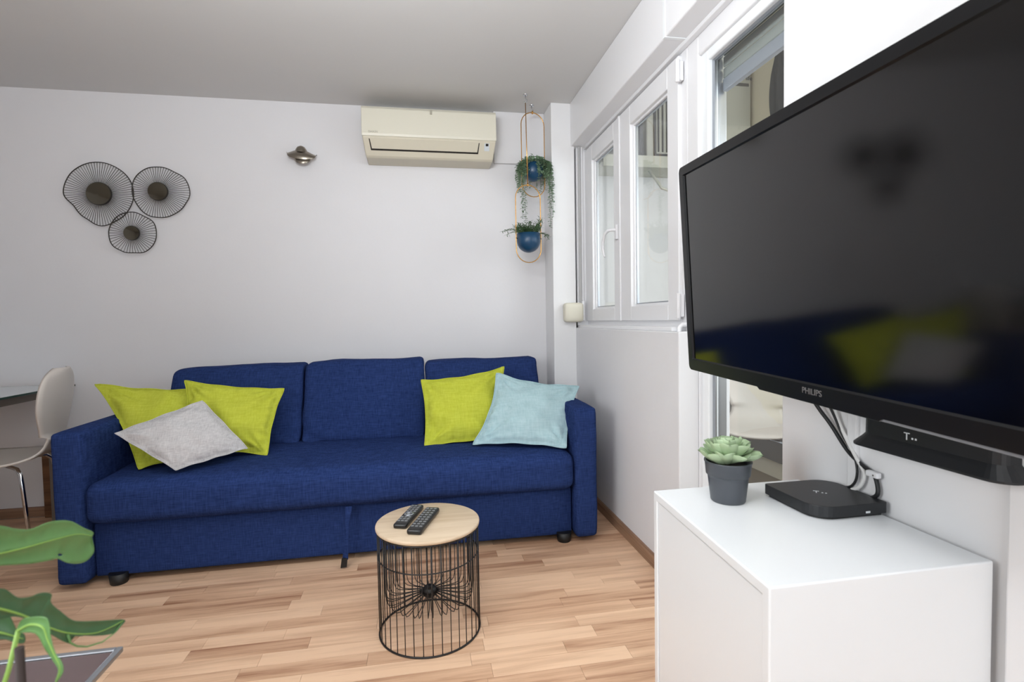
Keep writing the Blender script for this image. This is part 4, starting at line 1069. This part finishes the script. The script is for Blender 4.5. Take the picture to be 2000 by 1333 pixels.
def bigleaf(outl, mid, m, name, cup, rip, hole=None):
    mid = [Vector(p) for p in mid]; outl = [Vector(p) for p in outl]
    def dense(P, closed):
        o = []
        n = len(P)
        for i in range(n if closed else n-1):
            p0, p1, p2, p3 = P[(i-1) % n] if closed else P[max(i-1, 0)], P[i], P[(i+1) % n], (P[(i+2) % n] if closed else P[min(i+2, n-1)])
            for k in range(4):
                t = k/4; o.append(.5*((2*p1)+(-p0+p2)*t+(2*p0-5*p1+4*p2-p3)*t*t+(-p0+3*p1-3*p2+p3)*t**3))
        if not closed: o.append(P[-1])
        return o
    O_ = dense(outl, True); Mi = dense(mid, False)
    ax = (mid[-1]-mid[0]).normalized()
    c = sum(outl, Vector())/len(outl); nrm = Vector()
    for i in range(len(outl)): nrm += (outl[i]-c).cross(outl[(i+1) % len(outl)]-c)
    nrm.normalize()
    if nrm.y > 0: nrm = -nrm
    bm = bmesh.new(); K = 7; rows = []
    for i, p in enumerate(O_):
        q = min(Mi, key=lambda s_: abs((s_-p).dot(ax))*1.0+(s_-p).length*.35)
        row = []
        for k in range(K+1):
            t = k/K; r_ = q.lerp(p, t); wv = (r_-mid[0]).dot(ax)
            r_ = r_+nrm*(cup*(t*t-t)*(p-q).length*4*.25+rip*math.sin(wv*260+(1 if (p-q).dot(nrm.cross(ax)) > 0 else 0)*1.4)*t*(1-t)*2)
            row.append(bm.verts.new(r_-OM))
        rows.append(row)
    n = len(rows)
    for i in range(n):
        A, B = rows[i], rows[(i+1) % n]
        for k in range(K):
            try: bm.faces.new((A[k], A[k+1], B[k+1], B[k]))
            except ValueError: pass
    if hole:
        hc, ha, hr1, hr2 = Vector(hole[0])+Vector((0, 0, .0022)), Vector(hole[1]).normalized(), hole[2], hole[3]
        bmesh.ops.subdivide_edges(bm, edges=[e for e in bm.edges if ((e.verts[0].co+e.verts[1].co)/2+OM-hc).length < hr1*1.6], cuts=3, use_grid_fill=True)
        dl = []
        for f in bm.faces:
            d = f.calc_center_median()+OM-hc; a_ = d.dot(ha); b_ = math.sqrt(max(0, d.length_squared-a_*a_))
            if (a_/hr1)**2+(b_/hr2)**2 < 1: dl.append(f)
        bmesh.ops.delete(bm, geom=dl, context='FACES')
    bmesh.ops.remove_doubles(bm, verts=bm.verts, dist=.00005)
    bmesh.ops.recalc_face_normals(bm, faces=bm.faces)
    o = newobj(name, bm, m, mo, smooth=True)
    sdm = o.modifiers.new('thickness', 'SOLIDIFY'); sdm.thickness = .0006
    bm = bmesh.new(); nM = len(Mi); tube(bm, [p+nrm*.0006-OM for p in Mi], [.0011*(1-.75*i/nM) for i in range(nM)], 6)
    newobj('midrib', bm, m_monv, o)
    return o
lf1 = bigleaf(L1, M1, m_mon, 'leaf', .5, .0012, hole=((-0.3825, 0.6261, 0.8147), (0.0016, 0.007, -0.0027), 0.0081, 0.0028))
lf2 = bigleaf(L2, M2, m_mon2, 'leaf', .5, .0012)
lf3 = bigleaf(L3, M3, m_mon, 'leaf', .3, .0005)
lf4 = bigleaf(L4, M4, m_mon2, 'leaf', .4, .0008)
bm = bmesh.new(); tube(bm, [Vector(p)-OM for p in [(-0.3384, 0.5524, 0.7676), (-0.338, 0.5545, 0.7581), (-0.3358, 0.5601, 0.7508), (-0.3321, 0.5687, 0.7444), (-0.3256, 0.5816, 0.7402), (-0.3193, 0.5923, 0.7431), (-0.3151, 0.5987, 0.7508)]], [.0012, .001, .0009, .0008, .0007, .0006, .0004], 6); newobj('leaf_edge', bm, m_mon, lf2)
bm = bmesh.new()
for P in ([(-.3225, .47, .5), (-.345, .46, .68), (-.375, .475, .79), Vector(M1[0])], [(-.322, .47, .45), (-.35, .46, .62), (-.372, .47, .74), Vector(M2[0])], [(-.322, .47, .48), (-.36, .47, .70), (-.345, .49, .775), Vector(M3[0])], [(-.322, .47, .45), (-.37, .49, .65), (-.385, .50, .75), Vector(M4[0])]):
    tube(bm, [Vector(p)-OM for p in P], .0018, 8)
newobj('stem', bm, m_monv, mo)
